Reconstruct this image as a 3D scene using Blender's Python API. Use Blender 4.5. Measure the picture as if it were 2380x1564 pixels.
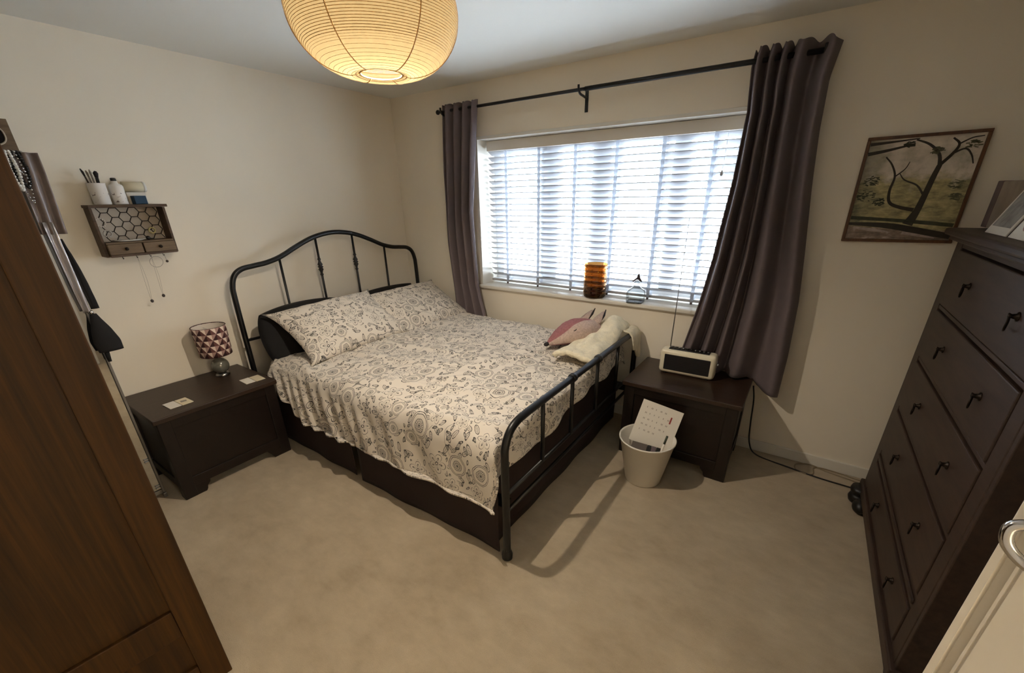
import bpy, bmesh, math, random
from mathutils import Vector, Matrix, noise as mnoise
random.seed(7)
for o in list(bpy.data.objects):
    bpy.data.objects.remove(o)
S = bpy.context.scene
COL = S.collection
PI = math.pi

# ------------------------------------------------------------------ camera
W_PX, H_PX = 2380.0, 1564.0
FPX, CX, CY = 963.93, 1197.69, 873.27
PITCH, YAW, ROLL = 0.40585, 2.168702, 0.014705
CAM = Vector((3.1001, -2.7827, 1.5399))
fw = Vector((math.cos(YAW)*math.cos(PITCH), math.sin(YAW)*math.cos(PITCH), -math.sin(PITCH)))
rt = fw.cross(Vector((0, 0, 1))).normalized()
dn = fw.cross(rt)
cr, sr = math.cos(ROLL), math.sin(ROLL)
rx = cr*rt + sr*dn
dx = -sr*rt + cr*dn
cam_d = bpy.data.cameras.new('camera')
cam = bpy.data.objects.new('camera', cam_d)
COL.objects.link(cam)
m = Matrix((rx, -dx, -fw)).transposed().to_4x4()
m.translation = CAM
cam.matrix_world = m
cam_d.sensor_width = 36.0
cam_d.lens = FPX/W_PX*36.0
cam_d.shift_x = (W_PX/2-CX)/W_PX
cam_d.shift_y = (CY-H_PX/2)/W_PX
cam_d.clip_start = 0.02
S.camera = cam

# ------------------------------------------------------------------ world, light, exposure
SKY_STRENGTH = 23.0
HALL_FILL_W = 40.0  # unseen landing lamp, added to fill the camera side of the room
BULB_W = 32.0
BULB_COL = (1.0, 0.88, 0.72)
PAPER_K = 0.105
wd = bpy.data.worlds.new('sky'); S.world = wd; wd.use_nodes = True
bg = wd.node_tree.nodes['Background']
bg.inputs[0].default_value = (0.80, 0.90, 1.0, 1)
bg.inputs[1].default_value = SKY_STRENGTH
S.view_settings.view_transform = 'Standard'
S.view_settings.look = 'None'
S.view_settings.gamma = 1.0
S.view_settings.use_curve_mapping = False
S.view_settings.exposure = 0.72
pl = bpy.data.lights.new('window_portal', 'AREA')
pl.shape = 'RECTANGLE'; pl.size = 1.85; pl.size_y = 1.1; pl.energy = 1.0
pl.cycles.is_portal = True
plo = bpy.data.objects.new('window_portal', pl); COL.objects.link(plo)
plo.location = (1.805, 0.32, 1.405); plo.rotation_euler = (-PI/2, 0, 0)

# ------------------------------------------------------------------ node helpers
def c255(r, g, b):
    def f(v):
        v /= 255.0
        return v/12.92 if v <= 0.04045 else ((v+0.055)/1.055)**2.4
    return (f(r), f(g), f(b), 1.0)

class NT:
    def __init__(self, mat):
        self.t = mat.node_tree; self.n = self.t.nodes; self.l = self.t.links
    def new(self, typ, **kw):
        nd = self.n.new(typ)
        for k, v in kw.items(): setattr(nd, k, v)
        return nd
    def set(self, sock, v):
        if isinstance(v, bpy.types.NodeSocket): self.l.new(v, sock)
        elif v is not None: sock.default_value = v
    def m(self, op, a, b=None, c=None, clamp=False):
        nd = self.new('ShaderNodeMath', operation=op); nd.use_clamp = clamp
        self.set(nd.inputs[0], a)
        if b is not None: self.set(nd.inputs[1], b)
        if c is not None: self.set(nd.inputs[2], c)
        return nd.outputs[0]
    def vm(self, op, a, b=None):
        nd = self.new('ShaderNodeVectorMath', operation=op)
        self.set(nd.inputs[0], a)
        if b is not None: self.set(nd.inputs[1], b)
        return nd.outputs[0]
    def scale(self, v, s):
        nd = self.new('ShaderNodeVectorMath', operation='MULTIPLY')
        self.set(nd.inputs[0], v); nd.inputs[1].default_value = s if not isinstance(s, (int, float)) else (s, s, s)
        return nd.outputs[0]
    def xyz(self, v):
        nd = self.new('ShaderNodeSeparateXYZ'); self.set(nd.inputs[0], v); return nd.outputs
    def noise(self, vec, scale, detail=2.0, rough=0.5):
        nd = self.new('ShaderNodeTexNoise'); self.set(nd.inputs['Vector'], vec)
        nd.inputs['Scale'].default_value = scale; nd.inputs['Detail'].default_value = detail
        nd.inputs['Roughness'].default_value = rough
        return nd.outputs['Fac']
    def ramp(self, fac, stops):
        nd = self.new('ShaderNodeValToRGB'); self.set(nd.inputs[0], fac)
        e = nd.color_ramp.elements
        while len(e) < len(stops): e.new(0.5)
        for el, (p, c) in zip(e, stops): el.position = p; el.color = c
        return nd.outputs[0]
    def mix(self, fac, a, b):
        nd = self.new('ShaderNodeMix', data_type='RGBA')
        self.set(nd.inputs[0], fac); self.set(nd.inputs[6], a); self.set(nd.inputs[7], b)
        return nd.outputs[2]
    def bump(self, h, strength=0.2, dist=0.01):
        nd = self.new('ShaderNodeBump'); nd.inputs['Strength'].default_value = strength
        nd.inputs['Distance'].default_value = dist; self.set(nd.inputs['Height'], h)
        return nd.outputs[0]
    def coord(self, which='Object'):
        return self.new('ShaderNodeTexCoord').outputs[which]
    def uv(self):
        return self.coord('UV')

MATS = {}
def mat(name, color=(0.5, 0.5, 0.5, 1), rough=0.6, metal=0.0, bump=None, var=0.0, vscale=6.0, spec=None, coat=None, fn=None):
    if name in MATS: return MATS[name]
    mt = bpy.data.materials.new(name); mt.use_nodes = True
    t = NT(mt); p = t.n['Principled BSDF']
    p.inputs['Base Color'].default_value = color
    p.inputs['Roughness'].default_value = rough
    p.inputs['Metallic'].default_value = metal
    if spec is not None: p.inputs['Specular IOR Level'].default_value = spec
    if coat is not None: p.inputs['Coat Weight'].default_value = coat
    if var:
        co = t.coord()
        n = t.noise(co, vscale, 4.0)
        lo = tuple(v*(1-var) for v in color[:3])+(1,); hi = tuple(min(1, v*(1+var)) for v in color[:3])+(1,)
        t.set(p.inputs['Base Color'], t.ramp(n, [(0.3, lo), (0.7, hi)]))
    if bump:
        co = t.coord()
        t.set(p.inputs['Normal'], t.bump(t.noise(co, bump[0], 3.0), bump[1], bump[2] if len(bump) > 2 else 0.005))
    if fn: fn(t, p)
    MATS[name] = mt
    return mt

def wood_mat(name, dark, light, grain=(60, 60, 3), rough=0.45, bstr=0.15, coat=None, spec=None):
    def fn(t, p):
        co = t.coord()
        g = t.scale(co, grain)
        n1 = t.noise(g, 1.0, 6.0, 0.65)
        n2 = t.noise(t.scale(co, tuple(v*0.12 for v in grain)), 1.0, 3.0)
        f = t.m('ADD', t.m('MULTIPLY', n1, 0.65), t.m('MULTIPLY', n2, 0.35))
        t.set(p.inputs['Base Color'], t.ramp(f, [(0.32, dark), (0.68, light)]))
        t.set(p.inputs['Normal'], t.bump(n1, bstr, 0.002))
    return mat(name, light, rough, fn=fn, coat=coat, spec=spec)

def line_mask(t, d, w, soft):
    # 1 where |d| < w
    a = t.m('ABSOLUTE', d)
    return t.m('DIVIDE', t.m('SUBTRACT', w, a), soft, clamp=True)

def floral_fn(t, p):
    uv = t.uv()
    wob = t.new('ShaderNodeTexNoise'); t.set(wob.inputs['Vector'], uv); wob.inputs['Scale'].default_value = 34.0
    off = t.scale(t.vm('SUBTRACT', wob.outputs['Color'], (0.5, 0.5, 0.5)), 0.010)
    uvw = t.vm('ADD', uv, off)
    def layer(scale, rnd, shift):
        v = t.new('ShaderNodeTexVoronoi', voronoi_dimensions='2D', feature='F1')
        u2 = t.vm('ADD', uvw, shift)
        t.set(v.inputs['Vector'], u2); v.inputs['Scale'].default_value = scale
        v.inputs['Randomness'].default_value = rnd
        loc = t.vm('SUBTRACT', u2, v.outputs['Position'])
        x, y, _ = t.xyz(loc)
        r = t.m('SQRT', t.m('ADD', t.m('MULTIPLY', x, x), t.m('MULTIPLY', y, y)))
        cr_ = t.xyz(v.outputs['Color'])
        ang = t.m('ADD', t.m('ARCTAN2', y, x), t.m('MULTIPLY', cr_[0], 6.283))
        return x, y, r, ang, cr_
    masks = []
    # big blossoms
    x, y, r, ang, cc = layer(7.4, 0.66, (0.31, 0.17, 0))
    size = t.m('ADD', 0.58, t.m('MULTIPLY', cc[1], 0.44))
    rn = t.m('DIVIDE', r, size)
    isA = t.m('LESS_THAN', cc[2], 0.42)
    isB = t.m('SUBTRACT', 1.0, isA)
    w = 0.0021; sf = 0.0013
    pet = t.m('ABSOLUTE', t.m('COSINE', t.m('MULTIPLY', ang, 3.0)))
    # type A: concentric ring flower
    ring = None
    for r0, amp in ((0.010, 0.0), (0.0175, 0.0), (0.030, 0.0015), (0.050, 0.0022), (0.058, 0.0022)):
        d = t.m('SUBTRACT', t.m('ADD', rn, t.m('MULTIPLY', pet, amp)), r0)
        mk = line_mask(t, d, w, sf)
        ring = mk if ring is None else t.m('MAXIMUM', ring, mk)
    disc = t.m('LESS_THAN', rn, 0.006)
    tick = t.m('MULTIPLY', t.m('GREATER_THAN', t.m('SINE', t.m('MULTIPLY', ang, 17.0)), 0.35),
               line_mask(t, t.m('SUBTRACT', rn, 0.0235), 0.0035, sf))
    A = t.m('MAXIMUM', t.m('MAXIMUM', ring, disc), tick)
    masks.append(t.m('MULTIPLY', A, isA))
    # type B: open five-petal flower with leaf outlines
    five = t.m('ABSOLUTE', t.m('COSINE', t.m('MULTIPLY', ang, 2.5)))
    edge = t.m('ADD', 0.018, t.m('MULTIPLY', t.m('POWER', five, 0.6), 0.034))
    edge2 = t.m('ADD', 0.010, t.m('MULTIPLY', t.m('POWER', five, 1.5), 0.022))
    B = t.m('MAXIMUM', line_mask(t, t.m('SUBTRACT', rn, edge), w, sf), line_mask(t, t.m('SUBTRACT', rn, edge2), w*0.9, sf))
    B = t.m('MAXIMUM', B, line_mask(t, t.m('SUBTRACT', rn, 0.007), 0.0028, sf))
    vein = t.m('MULTIPLY', t.m('GREATER_THAN', five, 0.985), line_mask(t, t.m('SUBTRACT', rn, 0.024), 0.012, sf))
    B = t.m('MAXIMUM', B, vein)
    masks.append(t.m('MULTIPLY', B, isB))
    outer = t.m('DIVIDE', t.m('SUBTRACT', rn, 0.060), 0.004, clamp=True)
    # small leaves
    for scl, rnd, sh, gate in ((12.5, 0.85, (0.73, 0.11, 0), 0.9), (17.0, 0.9, (0.05, 0.61, 0), 0.75), (27.0, 0.95, (0.45, 0.27, 0), 0.45)):
        x, y, r, ang, cc = layer(scl, rnd, sh)
        lx = t.m('MULTIPLY', r, t.m('COSINE', ang)); ly = t.m('MULTIPLY', r, t.m('SINE', ang))
        L = 0.30/scl
        e1 = t.m('ADD', t.m('MULTIPLY', t.m('DIVIDE', lx, L), t.m('DIVIDE', lx, L)), t.m('MULTIPLY', t.m('DIVIDE', ly, L*0.42), t.m('DIVIDE', ly, L*0.42)))
        e = t.m('SQRT', e1)
        lf = line_mask(t, t.m('SUBTRACT', e, 1.0), 0.0022/L*1.5, 0.05)
        mid = t.m('MULTIPLY', line_mask(t, ly, 0.0010, 0.001), t.m('LESS_THAN', t.m('ABSOLUTE', lx), L*1.25))
        bars = t.m('MULTIPLY', t.m('GREATER_THAN', t.m('SINE', t.m('MULTIPLY', lx, 900.0)), 0.55), t.m('LESS_THAN', e, 0.7))
        lf = t.m('MAXIMUM', t.m('MAXIMUM', lf, mid), t.m('MULTIPLY', bars, 0.75))
        lf = t.m('MULTIPLY', t.m('MULTIPLY', lf, outer), t.m('LESS_THAN', cc[2], gate))
        masks.append(lf)
    # wandering stems
    n = t.noise(uvw, 4.2, 0.0)
    st = line_mask(t, t.m('SUBTRACT', n, 0.5), 0.0042, 0.003)
    masks.append(t.m('MULTIPLY', t.m('MULTIPLY', st, outer), 0.8))
    tot = masks[0]
    for mk in masks[1:]: tot = t.m('MAXIMUM', tot, mk)
    fade = t.noise(uv, 60.0, 2.0)
    tot = t.m('MULTIPLY', tot, t.m('ADD', 0.72, t.m('MULTIPLY', fade, 0.4), clamp=True))
    t.set(p.inputs['Base Color'], t.mix(tot, FABRIC_WHITE, c255(38, 37, 40)))
    t.set(p.inputs['Normal'], t.bump(t.noise(uv, 260.0, 2.0), 0.12, 0.002))
    p.inputs['Sheen Weight'].default_value = 0.15
FABRIC_WHITE = c255(222, 212, 198)

def carpet_fn(t, p):
    co = t.coord()
    big = t.noise(co, 2.2, 4.0, 0.6)
    mid = t.noise(t.scale(co, (1.0, 1.7, 1.0)), 9.0, 4.0, 0.65)
    fine = t.noise(co, 420.0, 2.0, 0.7)
    f = t.m('ADD', t.m('ADD', t.m('MULTIPLY', big, 0.4), t.m('MULTIPLY', mid, 0.3)), t.m('MULTIPLY', fine, 0.3))
    t.set(p.inputs['Base Color'], t.ramp(f, [(0.34, c255(166, 148, 122)), (0.66, c255(208, 190, 162))]))
    h = t.m('ADD', t.m('MULTIPLY', fine, 0.6), t.m('MULTIPLY', mid, 0.5))
    t.set(p.inputs['Normal'], t.bump(h, 0.55, 0.012))
    p.inputs['Sheen Weight'].default_value = 0.2

M_WALL = mat('wall_paint', c255(238, 227, 208), 0.85, bump=(90, 0.06, 0.003), var=0.015, vscale=3)
M_CEIL = mat('ceiling_paint', c255(236, 234, 226), 0.9, bump=(70, 0.08, 0.003))
M_CARPET = mat('carpet', c255(190, 172, 145), 1.0, fn=carpet_fn, spec=0.05)
M_GLOSS = mat('white_gloss_paint', c255(226, 220, 208), 0.35)
M_DOOR = mat('door_paint', c255(230, 222, 208), 0.4, bump=(120, 0.03, 0.002))
M_UPVC = mat('upvc', c255(232, 234, 236), 0.3)
M_SLAT = mat('slat_shade_grey', c255(170, 170, 173), 0.4)  # white slats greyed: shade put in the colour keeps their lines against the sky
M_TAPE = None
M_IRON = mat('black_iron', c255(9, 9, 10), 0.38, metal=0.0, spec=0.5, bump=(150, 0.04, 0.002))
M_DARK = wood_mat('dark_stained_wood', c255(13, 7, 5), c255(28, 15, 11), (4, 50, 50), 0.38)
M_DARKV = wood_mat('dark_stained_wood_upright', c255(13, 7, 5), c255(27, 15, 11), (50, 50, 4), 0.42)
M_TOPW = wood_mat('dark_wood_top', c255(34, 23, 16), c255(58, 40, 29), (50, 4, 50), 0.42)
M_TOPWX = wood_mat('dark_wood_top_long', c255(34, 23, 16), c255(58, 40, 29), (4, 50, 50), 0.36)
M_CHEST = wood_mat('dresser_wood', c255(40, 28, 22), c255(72, 53, 43), (40, 5, 40), 0.5)
M_OAK = wood_mat('oak_veneer', c255(34, 19, 4), c255(80, 50, 13), (70, 70, 2.2), 0.6, 0.25, spec=0.25)
M_SHELFW = wood_mat('rustic_wood', c255(52, 38, 27), c255(104, 80, 58), (60, 6, 60), 0.7, 0.3)
M_SHELFL = wood_mat('rustic_wood_light', c255(84, 68, 50), c255(128, 106, 80), (60, 6, 60), 0.7, 0.3)
M_VAL = mat('valance_brown', c255(38, 23, 21), 0.85, bump=(200, 0.2, 0.003), var=0.15, vscale=8)
M_BLACKF = mat('black_fabric', c255(17, 15, 16), 0.9, bump=(200, 0.2, 0.003))
M_CURT = mat('curtain_grey', c255(106, 94, 95), 0.72, bump=(350, 0.12, 0.002), var=0.05, vscale=20)
M_FLORAL = mat('floral_cotton', FABRIC_WHITE, 0.85, fn=floral_fn, spec=0.2)
M_CREAMF = mat('cream_fleece', c255(232, 221, 194), 0.95, bump=(90, 0.5, 0.012), var=0.1, vscale=30)
M_CHROME = mat('chrome', c255(200, 200, 202), 0.12, metal=1.0)
M_STEEL = mat('brushed_steel', c255(150, 148, 146), 0.3, metal=1.0)
M_MIRROR = mat('mirror_glass', c255(220, 222, 222), 0.02, metal=1.0)
M_BRASS = mat('aged_brass', c255(48, 40, 34), 0.4, metal=0.8)
M_CREAM = mat('cream_plastic', c255(228, 217, 190), 0.35)
M_BLACKP = mat('black_plastic', c255(18, 16, 16), 0.45)
M_WHITEP = mat('white_plastic', c255(226, 218, 204), 0.4)
M_PAPER = mat('paper', c255(228, 220, 206), 0.8)
M_INK = mat('grey_ink', c255(150, 140, 126), 0.8)
M_RED = mat('red_ink', c255(150, 60, 55), 0.8)
M_CERAM = mat('white_ceramic', c255(226, 222, 214), 0.3)
M_NAVY = mat('blue_card', c255(30, 66, 92), 0.6)
M_RUBBER = mat('cable_black', c255(26, 22, 20), 0.5)

def thin_glass(name, tint, rough=0.03, fac=0.10):
    mt = bpy.data.materials.new(name); mt.use_nodes = True
    t = NT(mt); t.n.remove(t.n['Principled BSDF'])
    tr = t.new('ShaderNodeBsdfTransparent'); tr.inputs[0].default_value = tint
    gl = t.new('ShaderNodeBsdfGlossy'); gl.inputs['Roughness'].default_value = rough
    mx = t.new('ShaderNodeMixShader')
    lw = t.new('ShaderNodeLayerWeight'); lw.inputs[0].default_value = 0.25
    t.l.new(t.m('ADD', t.m('MULTIPLY', lw.outputs['Fresnel'], 0.6), fac*0.3, clamp=True), mx.inputs[0])
    t.l.new(tr.outputs[0], mx.inputs[1]); t.l.new(gl.outputs[0], mx.inputs[2])
    t.l.new(mx.outputs[0], t.n['Material Output'].inputs[0])
    return mt
M_PANE = thin_glass('window_glass', (0.97, 0.985, 0.99, 1))
M_CLEAR = thin_glass('clear_glass', (0.86, 0.89, 0.90, 1), fac=0.2)
M_AMBER = thin_glass('amber_glass', (0.74, 0.50, 0.25, 1), fac=0.1)
M_AMBERD = thin_glass('amber_glass_thick', (0.36, 0.22, 0.12, 1), fac=0.1)
M_SMOKE = thin_glass('smoked_glass', c255(150, 150, 140), fac=0.4)

def paper_shade(name, col, trans=0.55, bumpf=None):
    mt = bpy.data.materials.new(name); mt.use_nodes = True
    t = NT(mt); t.n.remove(t.n['Principled BSDF'])
    d = t.new('ShaderNodeBsdfDiffuse'); d.inputs[0].default_value = col
    tl = t.new('ShaderNodeBsdfTranslucent'); tl.inputs[0].default_value = col
    n = t.noise(t.coord(), 60.0, 3.0)
    cc = t.ramp(n, [(0.3, tuple(v*0.9 for v in col[:3])+(1,)), (0.7, col)])
    t.l.new(cc, d.inputs[0]); t.l.new(cc, tl.inputs[0])
    mx = t.new('ShaderNodeMixShader'); mx.inputs[0].default_value = trans
    t.l.new(d.outputs[0], mx.inputs[1]); t.l.new(tl.outputs[0], mx.inputs[2])
    t.l.new(mx.outputs[0], t.n['Material Output'].inputs[0])
    return mt
_rc = c255(236, 212, 160)
M_RICE = paper_shade('rice_paper', tuple(v*PAPER_K for v in _rc[:3])+(1,), 0.5)

M_TAPE = paper_shade('tape_cotton', (0.66, 0.68, 0.72, 1), 0.65)

# ------------------------------------------------------------------ mesh helpers
class MB:
    def __init__(self):
        self.bm = bmesh.new(); self.uvl = None
    def box(self, x0, x1, y0, y1, z0, z1, bev=0.0, seg=2, mtx=None):
        b = bmesh.new()
        vs = [b.verts.new((x, y, z)) for x in (x0, x1) for y in (y0, y1) for z in (z0, z1)]
        for f in ((0, 1, 3, 2), (4, 6, 7, 5), (0, 4, 5, 1), (2, 3, 7, 6), (0, 2, 6, 4), (1, 5, 7, 3)):
            b.faces.new([vs[i] for i in f])
        bmesh.ops.recalc_face_normals(b, faces=b.faces)
        if bev: bmesh.ops.bevel(b, geom=b.edges[:], offset=bev, segments=seg, affect='EDGES', profile=0.5)
        self._merge(b, mtx); return self
    def _merge(self, b, mtx=None):
        if mtx is not None: bmesh.ops.transform(b, matrix=mtx, verts=b.verts)
        me = bpy.data.meshes.new('tmp'); b.to_mesh(me); b.free()
        self.bm.from_mesh(me); bpy.data.meshes.remove(me)
    def tube(self, pts, r, n=10, cap=True, closed=False):
        pts = [Vector(p) for p in pts]
        N = len(pts)
        rr = r if isinstance(r, (list, tuple)) else [r]*N
        tang = []
        for i in range(N):
            if closed: a = pts[(i+1) % N]-pts[i-1]
            else: a = pts[min(i+1, N-1)]-pts[max(i-1, 0)]
            tang.append(a.normalized())
        up = Vector((0, 0, 1)) if abs(tang[0].z) < 0.9 else Vector((1, 0, 0))
        u = tang[0].cross(up).normalized()
        rings = []
        for i in range(N):
            u = (u-tang[i]*u.dot(tang[i]))
            u = u.normalized() if u.length > 1e-6 else tang[i].orthogonal().normalized()
            v = tang[i].cross(u)
            rings.append([self.bm.verts.new(pts[i]+(u*math.cos(2*PI*k/n)+v*math.sin(2*PI*k/n))*rr[i]) for k in range(n)])
        M = N if closed else N-1
        for i in range(M):
            a, b = rings[i], rings[(i+1) % N]
            for k in range(n):
                f = self.bm.faces.new((a[k], a[(k+1) % n], b[(k+1) % n], b[k])); f.smooth = True
        if cap and not closed:
            self.bm.faces.new(rings[0][::-1]); self.bm.faces.new(rings[-1])
        return self
    def lathe(self, prof, n=32, c=(0, 0, 0), smooth=True, mtx=None, phase=0.0):
        b = bmesh.new(); rings = []
        for r, z in prof:
            if r < 1e-6: rings.append([b.verts.new((0, 0, z))])
            else: rings.append([b.verts.new((r*math.cos(2*PI*k/n+phase), r*math.sin(2*PI*k/n+phase), z)) for k in range(n)])
        for a, d in zip(rings, rings[1:]):
            for k in range(n):
                k2 = (k+1) % n
                if len(a) == 1 and len(d) == 1: continue
                if len(a) == 1: f = b.faces.new((a[0], d[k2], d[k]))
                elif len(d) == 1: f = b.faces.new((a[k], a[k2], d[0]))
                else: f = b.faces.new((a[k], a[k2], d[k2], d[k]))
                f.smooth = smooth
        bmesh.ops.translate(b, vec=Vector(c), verts=b.verts)
        self._merge(b, mtx); return self
    def sphere(self, c, r, n=16, sc=(1, 1, 1)):
        prof = [(math.sin(PI*i/n)*r, -math.cos(PI*i/n)*r) for i in range(n+1)]
        prof[0] = (0, -r); prof[-1] = (0, r)
        return self.lathe(prof, n*2, mtx=Matrix.Translation(c) @ Matrix.Diagonal((*sc, 1)))
    def prism(self, poly, h, mtx=None, bev=0.0):
        # poly in XY, extruded +z
        b = bmesh.new()
        lo = [b.verts.new((x, y, 0)) for x, y in poly]; hi = [b.verts.new((x, y, h)) for x, y in poly]
        b.faces.new(lo[::-1]); b.faces.new(hi)
        for i in range(len(poly)):
            j = (i+1) % len(poly); b.faces.new((lo[i], lo[j], hi[j], hi[i]))
        bmesh.ops.recalc_face_normals(b, faces=b.faces)
        if bev: bmesh.ops.bevel(b, geom=b.edges[:], offset=bev, segments=2, affect='EDGES')
        self._merge(b, mtx); return self
    def grid(self, fn, nu, nv, uvfn=None, closed_u=False):
        vs = [[self.bm.verts.new(fn(i/nu, j/nv)) for j in range(nv+1)] for i in range(nu if closed_u else nu+1)]
        if uvfn and self.uvl is None: self.uvl = self.bm.loops.layers.uv.new('UVMap')
        for i in range(nu):
            for j in range(nv):
                i2 = (i+1) % nu if closed_u else i+1
                f = self.bm.faces.new((vs[i][j], vs[i2][j], vs[i2][j+1], vs[i][j+1])); f.smooth = True
                if uvfn:
                    for lp, (a, c) in zip(f.loops, ((i, j), (i+1, j), (i+1, j+1), (i, j+1))):
                        lp[self.uvl].uv = uvfn(a/nu, c/nv)
        return self
    def quad(self, *ps):
        self.bm.faces.new([self.bm.verts.new(p) for p in ps]); return self
    def mesh(self, name):
        me = bpy.data.meshes.new(name); self.bm.to_mesh(me); self.bm.free(); return me
    def build(self, name, material, parent=None, recalc=False, smooth=False):
        if recalc: bmesh.ops.recalc_face_normals(self.bm, faces=self.bm.faces)
        if smooth:
            for f in self.bm.faces: f.smooth = True
        return link(name, self.mesh(name), material, parent)

def link(name, me, material, parent=None):
    o = bpy.data.objects.new(name, me); COL.objects.link(o)
    if material is not None and not me.materials: me.materials.append(material)
    if parent is not None: o.parent = parent
    return o
def empty(name, label, cat, loc=(0, 0, 0), rot=(0, 0, 0), group=None):
    o = bpy.data.objects.new(name, None); COL.objects.link(o)
    o.empty_display_size = 0.05; o.location = loc; o.rotation_euler = rot
    tag(o, label, cat, group); return o
def tag(o, label, cat, group=None, kind=None):
    o['label'] = label; o['category'] = cat
    if group: o['group'] = group
    if kind: o['kind'] = kind
    return o
def struct(o, label=None, cat=None):
    o['kind'] = 'structure'
    if label: o['label'] = label
    if cat: o['category'] = cat
    return o
def solid(o, th, off=0.0):
    md = o.modifiers.new('thickness', 'SOLIDIFY'); md.thickness = th; md.offset = off; return o
def subsurf(o, n=1):
    md = o.modifiers.new('smooth', 'SUBSURF'); md.levels = n; md.render_levels = n; return o
def smoothstep(a, b, x):
    t = max(0.0, min(1.0, (x-a)/(b-a))); return t*t*(3-2*t)
def lerp(a, b, t): return a+(b-a)*t
def interp(tbl, x):
    if x <= tbl[0][0]: return tbl[0][1]
    for (a, va), (b, vb) in zip(tbl, tbl[1:]):
        if x <= b: return va+(vb-va)*(x-a)/(b-a)
    return tbl[-1][1]
def smooth_path(pts, n=8):
    # Catmull-Rom
    P = [Vector(p) for p in pts]; P = [2*P[0]-P[1]]+P+[2*P[-1]-P[-2]]
    out = []
    for i in range(1, len(P)-2):
        for k in range(n):
            t = k/n; a, b, c, d = P[i-1], P[i], P[i+1], P[i+2]
            out.append(0.5*((2*b)+(c-a)*t+(2*a-5*b+4*c-d)*t*t+(3*b-a-3*c+d)*t**3))
    out.append(P[-2]); return out
def nz(x, y, z=0.0, s=1.0): return mnoise.noise(Vector((x*s, y*s, z*s)))

# ------------------------------------------------------------------ room shell
RX, RY, RZ = 4.09, -3.25, 2.30
WX0, WX1, WZ0, WZ1 = 0.893, 2.72, 0.87, 1.938
T = 0.12
struct(MB().box(-T, RX+T, RY-T, T*0+0.02, -0.08, 0.0).build('floor', M_CARPET), 'beige wool carpet covering the bedroom floor', 'floor')
struct(MB().box(-T, RX+T, RY-T, 0.30, RZ, RZ+0.08).build('ceiling', M_CEIL), 'plain off white painted ceiling', 'ceiling')
struct(MB().box(-T, 0, RY-T, 0.30, 0, RZ).build('wall_left', M_WALL), 'cream wall behind the headboard', 'wall')
DY_A, DY_B, DZ_T = -3.135, -2.355, 2.0       # doorway in the right wall
struct(MB().box(RX, RX+T, DY_B, 0.30, 0, RZ).box(RX, RX+T, RY-T, DY_A, 0, RZ).box(RX, RX+T, DY_A, DY_B, DZ_T, RZ).build('wall_right', M_WALL), 'cream wall behind the tall dresser', 'wall')
struct(MB().box(0, RX, RY-T, RY, 0, RZ).build('wall_front', M_WALL), 'cream wall opposite the window', 'wall')
wb = MB()
E_ = 0.022
wb.box(0, RX, 0, 0.30, 0, WZ0-0.03).box(0, RX, 0, 0.30, WZ1+E_, RZ)
wb.box(0, WX0-E_, 0, 0.30, WZ0-0.03, WZ1+E_).box(WX1+E_, RX, 0, 0.30, WZ0-0.03, WZ1+E_)
struct(wb.build('wall_back', M_WALL), 'cream wall with the wide window', 'wall')
# unseen landing beyond the open door, with an added ceiling light as room fill
LX = 6.7
struct(MB().box(RX+T, LX+T, -3.8, -1.7, -0.08, 0.0).build('floor_landing', M_CARPET), 'beige carpet on the landing outside the door', 'floor')
struct(MB().box(RX+T, LX+T, -3.8, -1.7, RZ, RZ+0.08).build('ceiling_landing', M_CEIL), 'off white ceiling over the landing', 'ceiling')
lw_ = MB().box(RX+T, LX+T, -3.8, -3.7, 0, RZ).box(RX+T, LX+T, -1.8, -1.7, 0, RZ).box(LX, LX+T, -3.7, -1.8, 0, RZ)
struct(lw_.build('wall_landing', M_WALL), 'cream landing walls outside the door', 'wall')
hl = empty('landing_fill_lamp', 'added round white fill light on the unseen landing outside the bedroom door', 'lamp', (5.95, -2.75, RZ))
MB().lathe([(0, -0.012), (0.15, -0.012), (0.155, -0.006), (0.155, -0.0005), (0, -0.0005)], 40).build('base_plate', M_WHITEP, hl)
glm = bpy.data.materials.new('opal_fill_glow'); glm.use_nodes = True
_t = NT(glm); _t.n.remove(_t.n['Principled BSDF']); _e = _t.new('ShaderNodeEmission'); _e.inputs[0].default_value = (1, 0.86, 0.68, 1); _e.inputs[1].default_value = 3.0
_t.l.new(_e.outputs[0], _t.n['Material Output'].inputs[0])
MB().lathe([(0.14, -0.0125), (0.138, -0.04), (0.11, -0.062), (0.05, -0.072), (0, -0.073)], 40).build('opal_dome', glm, hl)
_l = bpy.data.lights.new('landing_fill_glow', 'POINT'); _l.energy = HALL_FILL_W; _l.color = (1.0, 0.88, 0.72); _l.shadow_soft_size = 0.1
_o = bpy.data.objects.new('landing_fill_glow', _l); COL.objects.link(_o); _o.parent = hl; _o.location = (0, 0, -0.19)
# skirting boards
def skirt(name, x0, x1, y0, y1, lab):
    struct(MB().box(x0, x1, y0, y1, 0, 0.072, 0.004).build(name, M_GLOSS), lab, 'baseboard')
skirt('baseboard_back', 0.0, RX, -0.014, -0.0005, 'cream skirting board under the window')
skirt('baseboard_left', 0.0005, 0.014, RY, -0.015, 'cream skirting board behind the headboard')
skirt('baseboard_right', RX-0.014, RX-0.0005, DY_B+0.08, -0.015, 'cream skirting board behind the dresser')
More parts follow.
